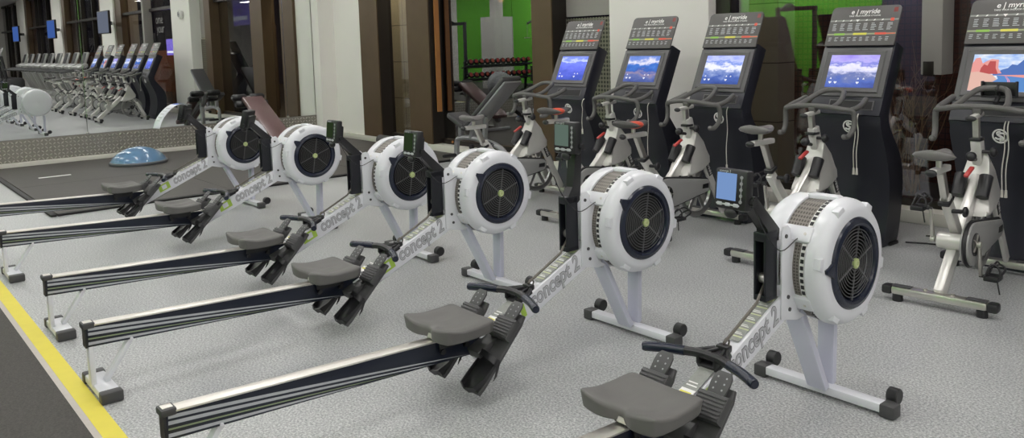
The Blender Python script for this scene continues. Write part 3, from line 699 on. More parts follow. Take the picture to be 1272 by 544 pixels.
# ------------------------------------------------------------------ spin bike
def make_bike(label):
    t = thing('spin_bike', label, 'exercise bike', (0, 0, 0), 0, 'row of spin bikes')
    def base(y, nm):
        b = MB(); b.m('alu'); b.bar((-.245, y, .062), (.245, y, .062), .066, .046, (0, 0, 1), bev=.016)
        for s in (-1, 1): b.cyl((s*.07, y, .083), (s*.07, y, .094), .011, seg=8)
        f = b.build(nm, None, t)
        for s in (-1, 1):
            b = MB(); b.m('black'); b.box((s*.268, y, .060), (.055, .070, .050), bev=.014); b.m('dgrey'); b.box((s*.19, y, .086), (.10, .05, .004), bev=.001)
            b.m('black'); b.cyl((s*.215, y, 0), (s*.215, y, .04), .028, seg=14); b.build('end_cap', None, f)
    base(-.49, 'rear_base'); base(.43, 'front_base')
    b = MB()
    b.bar((0, -.485, .075), (0, .150, .66), .056, .080, (0, -1, 1), bev=.014)               # main diagonal
    b.bar((0, -.205, .335), (0, -.425, .600), .052, .062, (0, 1, .6), bev=.012)               # seat tube
    b.bar((0, .165, .60), (0, .080, .86), .060, .074, (0, 1, .3), bev=.014)               # head tube
    b.cyl((-.07, -.30, .33), (.07, -.30, .33), .045, seg=18)
    fr = b.build('frame', 'silver', t)
    for s in (-1, 1):
        b = MB(); b.bar((s*.045, .14, .66), (s*.085, .42, .085), .026, .062, (0, 1, .4), bev=.009); fk = b.build('fork', 'silver', t)
        b = MB(); mx = axes(Vector((0, .438, -.899)), (0, .899, .438), (1, 0, 0), (.0755, .232, .485)) if s > 0 else axes((0, -.438, .899), (0, .899, .438), (-1, 0, 0), (-.0755, .232, .485))
        b.ext([(-.095, -.021), (.095, -.021), (.095, .021), (-.095, .021)], 0, .004, 'z', bev=.001, mtx=mx); b.build('label', 'lab', fk)
        text('lettering', 'SCHWINN', .036, 'whitep', mx @ Matrix.Translation((0, 0, .0045)), fk, .0003)
    b = MB(); b.m('silver')                                                             # sweat shroud below the head
    side = [(.02, .79), (.06, .75), (.11, .67), (.175, .555), (.17, .50), (.07, .45), (-.05, .425), (-.135, .43), (-.125, .465), (-.02, .585)]
    b.ext(side, -.075, .075, bev=.024)
    for v in b.bm.verts: v.co.x *= .62 + .75*max(0, min(1, (.80-v.co.z)/.36))
    b.build('shroud', None, t, loc=(0, .09, 0))
    for s in (-1, 1):
        b = MB(); b.m('lab'); b.lathe([(-.075, .033), (.055, .037), (.06, .034), (.055, .031), (-.06, .028)], (0, 0, 0), 'z', 16)
        b.build('bottle_holder', None, t, loc=(s*.066, .015, .60), rot=(R(-32), 0, 0))
    # brake lever, knobs
    b = MB(); b.m('red'); b.bar((0, -.075, .70), (-.012, -.155, .655), .026, .018, bev=.006); b.build('brake_lever', None, t, loc=(0, .09, 0))
    b = MB(); b.m('black'); b.ball((0, -.105, .765), (.03, .03, .028), 12, 8); b.cyl((0, -.08, .75), (0, -.03, .74), .012, seg=8)
    b.cyl((.03, -.01, .785), (.085, -.01, .785), .010, seg=8); b.ball((.09, -.01, .785), (.022, .03, .03), 12, 8); b.build('tension_knob', None, t, loc=(0, .09, 0))
    # stem and handlebar
    b = MB(); b.m('alu'); b.bar((0, -.01, .82), (0, -.035, .985), .034, .042, (0, 1, 0), bev=.006); b.m('black'); b.box((0, -.012, .845), (.064, .078, .02), bev=.006)
    b.m('silver'); b.bar((0, -.10, .975), (0, .06, .988), .035, .028, bev=.008); b.m('black'); b.ball((0, -.125, .972), (.030, .014, .016), 12, 8); b.build('stem', None, t, loc=(0, .09, 0))
    b = MB()
    b.tube([(-.238, -.035, .838), (-.243, .01, .838), (-.252, .055, .88), (-.255, .065, .95), (-.245, .05, 1.0), (-.2, .02, 1.012), (-.1, -.01, 1.028), (0, -.018, 1.032), (.1, -.01, 1.028), (.2, .02, 1.012), (.245, .05, 1.0), (.255, .065, .95), (.252, .055, .88), (.243, .01, .838), (.238, -.035, .838)], .0175, 10, smooth=4)
    for s in (-1, 1):
        b.tube([(s*.235, .045, 1.004), (s*.248, .12, 1.018), (s*.240, .20, 1.038), (s*.225, .27, 1.062)], .0185, 10, smooth=4); b.ball((s*.225, .27, 1.062), (.0185,)*3, 10, 6)
        b.ball((s*.238, -.035, .838), (.0185,)*3, 10, 6)
    b.tube([(-.135, .0, 1.025), (-.128, .09, 1.045), (-.105, .19, 1.085), (-.07, .255, 1.115), (0, .272, 1.122), (.07, .255, 1.115), (.105, .19, 1.085), (.128, .09, 1.045), (.135, .0, 1.025)], .0175, 10, smooth=4)
    b.bar((0, -.03, 1.0), (0, .03, 1.03), .05, .04, bev=.008)
    b.build('handlebar', 'bar', t, loc=(0, .09, 0))
    # seat post, slider, saddle
    b = MB(); b.m('alu'); b.bar((0, -.405, .575), (0, -.497, .770), .036, .042, (0, 1, .5), bev=.005); b.m('black'); b.bar((0, -.415, .588), (0, -.426, .612), .062, .072, (0, 1, .5), bev=.008)
    b.m('lab'); b.cyl((.02, -.385, .545), (.075, -.37, .545), .012, seg=8); b.ball((.085, -.37, .545), (.016, .03, .03), 12, 8)
    sp_ = b.build('seat_post', None, t)
    b = MB(); b.m('silver'); b.bar((0, -.62, .784), (0, -.40, .784), .042, .034, bev=.008); b.m('black'); b.ball((0, -.645, .782), (.03, .02, .02), 12, 8); b.m('alu'); b.cyl((0, -.53, .79), (0, -.53, .84), .016, seg=10); b.build('slider', None, sp_)
    b = MB(); N, K = 14, 12; rings = []
    for i in range(N+1):
        u = i/N; y = -.665+u*.275; wd = .100*(1-.02*u)*(1-u)**.45*1.0 + .022 if u > .0 else .1; wd = max(.022, .108*(1-max(0, (u-.12)/.88))**.75+.02) * (math.sqrt(min(1, (u+.02)/.14)))
        zt = .882 - .012*math.sin(u*PI) + .010*(1-u); hh = .030-.010*u; e = (math.sqrt(max(.05, 1-((u-.93)/.07)**2)) if u > .93 else 1); wd *= e; hh *= e
        rings.append(b.ring([(wd*math.cos(2*PI*k/K), y, zt-hh*.6+hh*(1.0 if math.sin(2*PI*k/K) > 0 else .9)*math.sin(2*PI*k/K)) for k in range(K)]))
    b.m('saddle'); b.skin(rings); b.build('saddle', None, t, ang=70)
    # flywheel, guard, cranks, pedals
    b = MB(); b.m('wheel'); C = (0, .185, .285)
    b.lathe([(-.012, .170), (-.016, .182), (-.016, .208), (-.012, .213), (.012, .213), (.016, .208), (.016, .182), (.012, .170)], C, 'x', 44, cap=False); b.lathe([(-.012, .170), (.012, .170)], C, 'x', 44, cap=False)
    for k in range(6):
        a = 2*PI*k/6; b.bar((0, C[1]+.02*math.cos(a), C[2]+.02*math.sin(a)), (0, C[1]+.175*math.cos(a), C[2]+.175*math.sin(a)), .03, .014, (1, 0, 0), bev=.003)
    b.m('black'); b.lathe([(-.03, .04), (.03, .04)], C, 'x', 18); b.cyl((-.09, C[1], C[2]), (.09, C[1], C[2]), .012, seg=10); b.build('flywheel', None, t)
    b = MB(); yc, zc, r1, yf, zf, r2 = -.30, .33, .118, .165, .335, .052
    a1 = [(yc+r1*math.cos(R(a)), zc+r1*math.sin(R(a))) for a in range(82, 278, 14)]; a2 = [(yf+r2*math.cos(R(a)), zf+r2*math.sin(R(a))) for a in range(-82, 92, 22)]
    o2 = a1+a2
    b.m('silverd'); b.ext(o2, .072, .118, bev=.008); gd = b.build('chain_guard', None, t)
    e = MB(); e.tube([(.096, y, z) for y, z in [(yc+(y-yc)*1.0, z) for y, z in o2]], .0125, 6, loop=True); e.build('guard_edge', 'lab', gd)
    e = MB(); e.m('lab'); e.lathe([(.116, .062), (.1225, .062), (.1225, .048)], (0, yc, zc), 'x', 24); e.lathe([(.119, .056), (.121, .001)], (0, yc, zc), 'x', 24)
    e.m('alu')
    for k in range(5): a = 2*PI*k/5; e.bar((.1235, yc+.01*math.cos(a), zc+.01*math.sin(a)), (.1235, yc+.055*math.cos(a), zc+.055*math.sin(a)), .004, .012, (1, 0, 0))
    e.m('lab'); e.ext([(yf-.05, zf-.018), (yf+.02, zf-.02), (yf+.025, zf+.018), (yf-.045, zf+.014)], .117, .1205, bev=.003); e.build('chainring', None, gd)
    for s in (1, -1):
        x = .136 if s > 0 else -.10; z1 = zc-.172*s; y1 = yc+.02*s
        b = MB(); b.bar((x, yc, zc), (x+s*.008, y1, z1), .028, .018, (1, 0, 0), bev=.006); b.cyl((x-.012, yc, zc), (x+.012, yc, zc), .018, seg=12)
        cr = b.build('crank', 'alu', t)
        b = MB(); px = x+s*.068; b.m('black'); b.cyl((x, y1, z1), (px+s*.04, y1, z1), .009, seg=8); b.box((px, y1-.04, z1), (.07, .018, .026), bev=.004); b.box((px, y1+.04, z1), (.07, .018, .026), bev=.004)
        for q in (-.032, .032): b.box((px+q, y1, z1), (.010, .09, .022), bev=.003)
        b.tube([(px-.03, y1+.045, z1+.01), (px-.032, y1+.10, z1+.03), (px, y1+.125, z1+.045), (px+.032, y1+.10, z1+.03), (px+.03, y1+.045, z1+.01)], .006, 6, smooth=3)
        b.tube([(px, y1+.122, z1+.045), (px, y1+.06, z1+.075), (px, y1-.02, z1+.06)], .005, 6, smooth=3)
        b.tube([(px-.03, y1-.03, z1+.012), (px-.01, y1, z1+.07), (px+.03, y1, z1+.05), (px+.036, y1-.01, z1)], .006, 6, smooth=3); b.tube([(px+.03, y1-.04, z1), (px+.05, y1-.06, z1-.07)], .004, 5); b.build('pedal', None, cr)
    return t
BX = [-5.83, -4.84, -4.02, -2.945, -1.88, -.85]; BY = [4.80, 4.89, 4.90, 4.90, 4.87, 4.90]
BL = ['silver spin bike with grey saddle beside the weight bench, leftmost of the bikes', 'silver spin bike with orange-red saddle trim, second from the weight bench',
      'silver spin bike with orange-red saddle trim before the console beside the white pillar', 'silver spin bike with pale gel saddle cover, behind the rowing machine with blue screen',
      'silver spin bike with a black phone holder on its handlebar, at the right edge', 'silver spin bike seen only in the mirror, last of the row']
bikes = [make_bike(BL[0])]; bikes[0].location = (BX[0], BY[0], 0)
for i in range(1, 6): bikes.append(dup(bikes[0], BL[i], (BX[i], BY[i], 0)))
bpy.context.view_layer.update()
def recolor(o, mk):
    me = o.data.copy(); me.materials.clear(); me.materials.append(M[mk]); o.data = me
for i in (0, 3, 4): s_ = kidof(bikes[i], 'saddle'); recolor(s_, 'saddleg'); s_.scale = (.88, .82, 1); s_.location.y = -.095
for i, (sz, hz) in enumerate(((-.045, -.035), (.06, -.035), (0, -.04), (.03, -.03), (-.03, .01), (0, 0))):   # saddles and bars set to different heights
    for k in ('saddle', 'seat_post'): kidof(bikes[i], k).location.z = sz
    for k in ('handlebar', 'stem'): kidof(bikes[i], k).location.z = hz
bikes[4].rotation_euler.z = R(4.5)
for i in (1, 2):
    sd = kidof(bikes[i], 'saddle')
    b = MB(); b.ball((.050, -.57, .866), (.055, .078, .028), 14, 8); b.ball((-.045, -.60, .868), (.045, .055, .024), 14, 8); b.build('saddle_trim', 'orange', sd)
# black phone holder clipped to the rightmost bike
t = thing('phone_holder', 'black phone holder clipped to the handlebar of the rightmost spin bike', 'phone holder', (BX[4]+.00, BY[4]+.385, 1.115))
b = MB(); b.box((0, 0, .01), (.20, .012, .085), bev=.004); b.m('black'); b.box((-.095, -.01, .01), (.012, .03, .095), bev=.004); b.box((.095, -.01, .01), (.012, .03, .095), bev=.004); b.box((0, -.012, -.035), (.20, .03, .012), bev=.004); b.build('cradle', 'black', t)
b = MB(); b.tube([(0, .0, 0), (0, -.02, -.03), (0, -.06, -.07)], .014, 8, smooth=3); b.torus((0, -.03, .008), .024, .007, 'x', 14, 6); b.build('clamp', 'black', t)

# ------------------------------------------------------------------ ride consoles
def make_console(label):
    t = thing('ride_console', label, 'console', (0, 0, 0), 0, 'row of ride consoles')
    W = .262
    back = [(-.13, 1.0), (-.155, .93), (-.13, .84), (-.055, .74), (.02, .64), (.062, .54), (.075, .44), (.07, .32), (.045, .16), (.0, .0)]
    front = [(-.20, .0), (-.155, .16), (-.125, .32), (-.125, .45), (-.145, .56), (-.185, .67), (-.235, .78), (-.27, .88), (-.262, .97)]
    b = MB(); b.m('conb'); b.ext(spline2(back)+spline2(front), -W, W, bev=.012); bd = b.build('body', None, t, ang=40)
    b = MB(); b.box((0, -.06, .012), (.55, .12, .022), bev=.004); b.build('foot_plate', 'lab', bd)
    # local frame of the leaning front face: origin at the lip, u up the face
    lean = math.atan2(.32, .69); F = axes((1, 0, 0), (0, math.sin(lean), math.cos(lean)), (0, -math.cos(lean), math.sin(lean)), (0, -.255, .985))
    def slab(poly, z0, z1, mk, bb, bev=0.): bb.m(mk); bb.ext(poly, z0, z1, 'z', bev=bev, mtx=F)
    b = MB(); slab([(-W, -.07), (W, -.07), (W, .475), (-W, .475)], -.125, 0, 'conb', b, .006); slab([(-W+.006, .06), (W-.006, .06), (W-.006, .425), (-W+.006, .425)], 0, .012, 'cong', b, .004)
    slab([(-.12, -.035), (.21, -.035), (.21, .035), (-.12, .035)], 0, .006, 'cong', b, .002); slab([(-.110, -.028), (.200, -.028), (.200, .028), (-.110, .028)], .006, .008, 'backing', b); hd = b.build('display_housing', None, t)
    # screen in a stepped bezel
    b = MB(); o4 = [(-.222, .085), (.222, .085), (.222, .40), (-.222, .40)]; i4 = [(-.178, .125), (.178, .125), (.178, .368), (-.178, .368)]
    A = b.ring([F @ Vector((x, y, .0125)) for x, y in o4]); B = b.ring([F @ Vector((x, y, .022)) for x, y in [(-.215, .092), (.215, .092), (.215, .394), (-.215, .394)]]); Cc = b.ring([F @ Vector((x, y, .0125)) for x, y in i4])
    b.skin([A, B, Cc], cap=False); b.build('bezel', 'cong', hd)
    Sm = F @ Matrix.Translation((0, .2465, .0145)); sb = MB()
    sb.ext([(-.180, -.1225), (.180, -.1225), (.180, .1225), (-.180, .1225)], -.002, 0, 'z', mtx=Matrix(((1, 0, 0, 0), (0, 0, -1, 0), (0, 1, 0, 0), (0, 0, 0, 1))))
    sc = sb.build('screen', 'screen_alps', t); sc.matrix_local = Sm @ Matrix.Rotation(R(-90), 4, 'X')
    ic = MB()                                                                            # icons along the bottom of the picture
    for x in (-.145, -.105, .06): ic.ext([(x-.012, -.085), (x, -.098), (x+.012, -.085), (x+.007, -.078), (x, -.083), (x-.007, -.078)], -.003, -.0025, 'y')
    for x in (-.145, .06, .10): ic.ext([(x-.008, -.062), (x+.008, -.062), (x, -.048)], -.003, -.0025, 'y')
    ic.build('icons', 'd_white', sc)
    # header board with its print
    b = MB(); rr = .035; hw = W-.004; H0, H1 = .44, .745
    poly = [(-hw, H0), (hw, H0)] + [(hw-rr+rr*math.cos(R(a)), H1-rr+rr*math.sin(R(a))) for a in (0, 22, 45, 68, 90)] + [(-hw+rr+rr*math.cos(R(a)), H1-rr+rr*math.sin(R(a))) for a in (90, 112, 135, 158, 180)]
    b.m('conh'); b.ext(poly, .006, .020, 'z', bev=.003, mtx=F); hb = b.build('header_board', None, t)
    pr = MB()
    def rect(mk, x0, x1, y0, y1, h=.0206): pr.m(mk); pr.ext([(x0, y0), (x1, y0), (x1, y1), (x0, y1)], .0203, h, 'z', mtx=F)
    rect('greyprint', -hw+.005, hw-.005, .628, .640); rect('p_dkred', .205, .235, .69, .725); rect('p_red', .197, .222, .622, .645, .0212)
    pr.m('whitep'); pr.ext([(-.058, .640), (-.030, .640), (-.044, .622)], .0203, .0212, 'z', mtx=F)
    for k in range(8):
        if k not in (3, 7): x = -.212+k*.0585; pr.m('whitep'); pr.ext([(x-.007, .627), (x+.006, .631), (x+.007, .641), (x-.002, .638)], .0203, .0212, 'z', mtx=F)
        for q in range(5):
            x = -.225+k*.058; rect('btnw', x, x+random.uniform(.022, .040), .606-q*.012, .6105-q*.012)
    rect('p_grn2', -hw+.004, hw-.004, .522, .534, .0205); rect('p_green', -.200, -.120, .520, .536, .0212); rect('p_yel', -.055, .045, .520, .536, .0212); rect('p_red', .105, .185, .520, .536, .0212); rect('p_red', .185, hw-.006, .524, .531, .0208)
    for k in range(10):
        for q in range(3): x = -.236+k*.047; rect('btnw', x, x+random.uniform(.014, .028), .500-q*.012, .504-q*.012)
    pr.build('print', None, hb)
    text('lettering', 'e | myride', .052, 'whitep', F @ Matrix.Translation((0, .700, .0205)), hb, .0003, .0006, .12)
    text('lettering', 'TAKE YOUR INDOOR CYCLING', .0165, 'whitep', F @ Matrix.Translation((0, .668, .0205)), hb, .0003)
    # round emblem on the pedestal
    n = Vector((0, -.97, -.23)).normalized(); E_ = axes((1, 0, 0), n.cross(Vector((1, 0, 0))), n, (.035, -.258, .835))
    b = MB(); b.m('whitep'); b.torus((0, 0, 0), .042, .0055, 'z', 28, 6); b.m('whitep')
    for s in (-1, 1): b.tube([(s*.03, s*.012, 0), (s*.012, s*.02, 0), (-s*.01, s*.008, 0), (s*.012, -s*.006, 0), (s*.016, -s*.022, 0), (-s*.004, -s*.030, 0)], .0062, 5, smooth=3)
    b.bm.transform(E_); b.build('emblem', None, t)
    return t
def spline2(P):
    return [(p.x, p.y) for p in spline([Vector((a, c)) for a, c in P], 3)]
CX = [-5.765, -4.875, -4.01, -2.905, -1.93, -.90]; CY = [5.58]*6
CL = ['tall black ride console showing a violet lake, in front of the perforated steel panel', 'tall black ride console with a coast on screen, left side of white pillar',
      'tall black ride console with snowy blue mountains, right of the white pillar', 'tall black ride console with a pinkish snow mountain scene, left of the boxed grey column',
      'tall black ride console with red desert rocks and road on screen, at the right edge', 'tall black ride console seen only in the mirror, farthest of the row']
cons = [make_console(CL[0])]; cons[0].location = (CX[0], CY[0], 0)
for i in range(1, 6): cons.append(dup(cons[0], CL[i], (CX[i], CY[i], 0)))
bpy.context.view_layer.update()
for i, k in enumerate(('screen_lake', 'screen_coast', 'screen_alps', 'screen_peaks', 'sky', 'screen_alps')): recolor(kidof(cons[i], 'screen'), k)
sc = kidof(cons[4], 'screen'); bpy.data.objects.remove(kidof(sc, 'icons'))
b = MB()                                                     # the desert picture of the last console, flat shapes on the screen
def pic(mk, poly, d): b.m(mk); b.ext(poly, -.0022-d, -.0020-d, 'y')
pic('d_mtn', [(-.05, -.01), (.0, .02), (.03, .03), (.05, .055), (.08, .05), (.11, .085), (.15, .07), (.18, .08), (.18, -.02), (-.05, -.02)], 0)
pic('d_rock2', [(-.18, .06), (-.165, .095), (-.14, .10), (-.12, .06), (-.10, .075), (-.07, .09), (-.03, .085), (-.025, .03), (0, -.005), (-.18, -.02)], .0002)
pic('d_rock', [(-.125, .03), (-.11, .055), (-.09, .045), (-.08, .075), (-.045, .075), (-.04, .03), (-.02, -.01), (-.13, -.01)], .0004)
pic('d_sand', [(-.18, -.1225), (-.18, .0), (-.14, .005), (-.05, -.015), (-.02, -.045), (-.08, -.09), (-.14, -.1225)], .0006)
pic('d_road', [(-.14, -.1225), (-.07, -.085), (-.015, -.04), (-.03, -.015), (.02, -.015), (.18, -.035), (.18, -.1225)], .0006)
pic('d_rock2', [(-.03, -.018), (.18, -.012), (.18, -.038), (.06, -.025)], .0008)
for k in range(2): pic('d_line', [(.055+k*.014, -.1225), (.062+k*.014, -.1225), (.045+k*.008, -.05), (.02+k*.006, -.018), (.018+k*.006, -.018), (.040+k*.008, -.05)], .0010)
b.build('picture', None, sc)
# white cables hanging from the console trays
for i, (x, z1, n) in enumerate(((-5.50, .62, 1), (-4.69, .42, 1), (-3.87, .44, 1), (-2.80, .52, 2), (-1.85, .48, 2))):
    t = thing('audio_cable', 'white audio cable hanging from the tray of ' + ['the console at the perforated panel', 'the console left of the white pillar', 'the console right of the white pillar', 'the console left of the boxed grey column', 'the rightmost console'][i], 'cable', (x, 5.28, z1), 0, 'white cables hanging on the consoles')
    top = 1.01-z1
    for s in range(n):
        dx = (s-.5*(n-1))*.022
        b = MB(); b.tube([(dx*.7, .034, top-.075), (dx*.8, .012, top-.09), (dx*.9, .0, top-.13), (dx+.008, .0, top*.55), (dx-.004, .0, top*.3), (dx, 0, .03)], .0034, 6, smooth=4); b.build('cord', 'cordw', t)
        b = MB(); b.cyl((dx, 0, -.01), (dx, 0, .035), .009, .007, 8); b.build('plug', 'cordw', t)
# black mains cables on the floor
for i, P in enumerate((((-2.60, 5.62, .006), (-2.40, 5.70, .006), (-2.15, 5.60, .006), (-2.0, 5.50, .006)), ((-2.58, 5.9, .006), (-2.3, 6.0, .006), (-2.1, 5.98, .006)))):
    b = MB(); b.tube(P, .006, 6, smooth=5); tag(b.build('power_cable', 'lab'), ['black power cable curling across the floor between the two rightmost consoles', 'short black power cable at the sill behind the rightmost spin bike'][i], 'cable')

# ------------------------------------------------------------------ benches and small kit
def roller(b, c, L=.15, r=.047, ax=(0, 1, 0)):
    a = Vector(ax); c = Vector(c); b.tube([c-a*L/2, c-a*(L/2-.02), c+a*(L/2-.02), c+a*L/2], [r*.72, r, r, r*.72], 16)
# decline bench by the mirror
t = thing('decline_bench', 'decline bench with maroon pad and black foam rollers near the mirror', 'bench', (-11.60, 4.57, .02))
b = MB(); b.bar((.04, .0, .76), (1.0, .0, .24), .30, .07, (.47, 0, .88), bev=.02); b.build('pad', 'maroon', t)
for y in (-.13, .13):
    b = MB(); roller(b, (-.10, y, .77), .20); b.build('foam_roller', 'black', t)
    b = MB(); roller(b, (.02, y*1.15, .68), .16, .05); b.build('foam_roller', 'black', t)
b = MB(); b.cyl((-.10, -.24, .77), (-.10, .24, .77), .014, seg=10); b.cyl((.02, -.22, .68), (.02, .22, .68), .014, seg=10)
b.bar((-.10, 0, .77), (.05, 0, .56), .05, .05, (0, 1, 0), bev=.01); b.bar((.03, 0, .68), (.97, 0, .17), .06, .06, (0, 1, 0), bev=.01)
b.bar((.12, 0, .66), (.05, 0, .03), .06, .06, (0, 1, 0), bev=.01); b.bar((.85, 0, .24), (.88, 0, .03), .06, .06, (0, 1, 0), bev=.01); b.bar((.05, 0, .06), (.88, 0, .06), .06, .05, bev=.01)
b.build('frame', 'benchg', t)
for x in (.05, .88): b = MB(); b.box((x, 0, .03), (.07, .55, .06), bev=.015); b.build('foot', 'benchg', t)
# adjustable bench at the window
t = thing('weight_bench', 'grey adjustable weight bench with raised black backrest at the window', 'bench', (-8.05, 5.92, 0))
a_ = Vector((.82, 0, .62)).normalized(); n_ = Vector((-a_.z, 0, a_.x))
b = MB(); p0 = Vector((-.04, 0, .42)); b.bar(p0+n_*.05, p0+a_*1.02+n_*.05, .28, .065, tuple(n_), bev=.03); b.build('backrest', 'dgrey', t)
b = MB(); b.bar(p0+n_*.005+a_*.02, p0+a_*1.0+n_*.005, .26, .03, tuple(n_), bev=.012); b.build('backrest_shell', 'benchg', t)
b = MB(); b.bar((-.41, 0, .60), (-.09, 0, .46), .28, .075, bev=.028); b.build('seat', 'dgrey', t)
b = MB(); b.m('benchg')
b.tube([(-.42, 0, .02), (-.40, 0, .22), (-.33, 0, .30), (-.05, 0, .32), (.15, 0, .30), (.38, 0, .27), (.55, 0, .20), (.62, 0, .05)], .034, 10, smooth=5)
b.bar((-.30, 0, .30), (-.30, 0, .53), .06, .06, (0, 1, 0), bev=.01); b.bar((-.08, 0, .31), (.02, 0, .56), .06, .07, (0, 1, 0), bev=.01); b.bar((.18, 0, .31), (.22, 0, .60), .05, .06, (0, 1, 0), bev=.01)
b.build('frame', None, t)
for x, w in ((-.42, .16), (.62, .5)): b = MB(); b.box((x, 0, .025), (.07, w, .05), bev=.012); b.build('foot', 'benchg', t)
b = MB(); roller(b, (-.41, 0, .085), .42, .022); b.build('grip', 'black', t)
b = MB(); b.lathe([(-.02, .03), (.02, .03)], (-.02, -.05, .22), 'y', 16); b.build('wheel', 'black', t)
b = MB(); b.cyl((-.425, -.04, .25), (-.425, -.055, .25), .016, seg=12); b.build('reflector', 'wood', t)
# blue balance dome
t = thing('balance_dome', 'shiny blue half-dome balance trainer on the rubber mat', 'balance trainer', (-11.58, 3.02, .02))
b = MB(); b.lathe([(.035, .335), (.06, .325), (.10, .296), (.145, .245), (.185, .175), (.21, .10), (.22, .03), (.221, .001)], (0, 0, 0), 'z', 40); b.build('dome', 'blue', t, ang=80)
b = MB(); b.lathe([(0, .30), (.004, .345), (.028, .352), (.042, .345), (.042, .31)], (0, 0, 0), 'z', 40); b.build('base', 'dome_rim', t)
# foam roller and a cushion disc
b = MB(); b.lathe([(-.36, .03), (-.36, .065), (-.352, .072), (.352, .072), (.36, .065), (.36, .03)], (0, 0, 0), 'x', 24); o = b.build('foam_roller', 'dgrey', loc=(-10.35, 6.12, .094)); tag(o, 'black foam roller lying at the window sill behind a monitor', 'foam roller')
b = MB(); b.lathe([(0, .13), (.012, .155), (.035, .158), (.048, .12), (.045, .02), (.045, .001)], (0, 0, 0), 'z', 28); o = b.build('balance_cushion', 'maroon', loc=(-11.6, 5.78, .02)); tag(o, 'flat dark red balance cushion on the mat by the corner pillar', 'balance cushion')

# ------------------------------------------------------------------ treadmills, cross trainers, televisions (seen in the mirror)
def make_treadmill(label):
    t = thing('treadmill', label, 'treadmill', (0, 0, 0), 0, 'row of treadmills')
    b = MB(); b.box((0, -.2, .12), (.50, 1.55, .06), bev=.01); b.build('belt', 'dgrey', t)
    b = MB()
    for s in (-1, 1): b.box((s*.31, -.2, .12), (.11, 1.65, .10), bev=.02)
    b.box((0, .62, .17), (.74, .50, .22), bev=.06); b.box((0, -1.0, .08), (.72, .08, .14), bev=.02); b.build('deck', 'tread', t)
    for s in (-1, 1):
        b = MB(); b.bar((s*.36, .62, .12), (s*.36, .22, 1.10), .06, .12, (0, 1, .4), bev=.02); b.build('upright', 'tread', t)
        b = MB(); b.tube([(s*.36, .22, 1.02), (s*.36, .0, 1.0), (s*.36, -.35, .96)], .025, 8); b.build('handrail', 'dgrey', t)
    b = MB(); b.m('tread'); b.bar((0, .10, 1.06), (0, .34, 1.16), .80, .10, bev=.03); b.bar((0, .30, 1.16), (0, .42, 1.50), .46, .06, (0, 1, -.3), bev=.02); b.m('lab'); b.bar((0, .263, 1.19), (0, .372, 1.49), .38, .004, (0, 1, -.3)); b.build('console', None, t)
    return t
TL = ['nearest the last console', 'second from the consoles', 'third from the consoles', 'fourth from the consoles', 'fifth from the consoles', 'sixth from the consoles', 'seventh from the consoles', 'eighth from the consoles', 'nearest the cross trainers']
t0 = make_treadmill('grey treadmill in the mirror, '+TL[0]); t0.location = (.75, 5.20, 0)
for i in range(1, 9): dup(t0, 'grey treadmill in the mirror, '+TL[i], (.75+1.12*i, 5.20, 0))
def make_trainer(label):
    t = thing('cross_trainer', label, 'cross trainer', (0, 0, 0), 0, 'row of cross trainers')
    b = MB(); b.box((0, .45, .35), (.34, .7, .55), bev=.12); b.box((0, 0, .05), (.5, 1.7, .08), bev=.02); b.bar((0, .25, .5), (0, .12, 1.45), .10, .10, (0, 1, 0), bev=.02); b.build('body', 'dgrey', t)
    for s in (-1, 1):
        b = MB(); b.tube([(s*.27, .2, .35), (s*.27, .15, 1.1), (s*.25, -.05, 1.55), (s*.22, -.15, 1.8)], .022, 8, smooth=4); b.build('arm', 'black', t)
        b = MB(); b.box((s*.17, -.35, .30), (.16, .40, .05), bev=.02); b.tube([(s*.17, .3, .35), (s*.17, -.8, .22)], .025, 8); b.build('pedal', 'dgrey', t)
    b = MB(); b.bar((0, .08, 1.45), (0, .18, 1.75), .42, .06, (0, 1, -.3), bev=.02); b.build('console', 'tread', t); return t
x0 = make_trainer('black cross trainer in the mirror, nearest the treadmills'); x0.location = (11.2, 4.9, 0)
for i in range(1, 5): dup(x0, 'black cross trainer in the mirror, ' + ['', 'second from the treadmills', 'third from the treadmills', 'fourth from the treadmills', 'farthest from the treadmills'][i], (11.2+1.0*i, 4.9, 0))
for i, (x, mk) in enumerate(((-.40, 'tvg'), (6.35, 'tv'), (13.0, 'tv'))):
    t = thing('television', ['large grey television picture on the pillar nearest the mirror', 'blue television picture on the second pillar in the mirror', 'blue television picture on the farthest pillar in the mirror'][i], 'television', (x, 5.85, 2.30), R(-3))
    b = MB(); b.box((0, 0, 0), (.95, .06, .62), bev=.01); b.build('casing', 'lab', t)
    b = MB(); b.box((0, -.031, 0), (.90, .004, .57)); b.build('screen', mk, t)
    b = MB(); b.bar((0, .03, 0), (.74, .40, 0), .06, .1, bev=.01); b.build('bracket', 'lab', t)
t = thing('wall_speaker', 'round white speaker on the pillar, seen in the mirror', 'speaker', (-5.6, 6.24, 2.30))
b = MB(); b.lathe([(0, .10), (-.05, .105), (-.075, .09)], (0, 0, 0), 'y', 24); b.build('housing', 'white', t); b = MB(); b.torus((0, -.078, 0), .055, .008, 'y', 20, 6); b.ball((0, -.075, 0), (.03, .01, .03)); b.build('driver', 'btn', t)

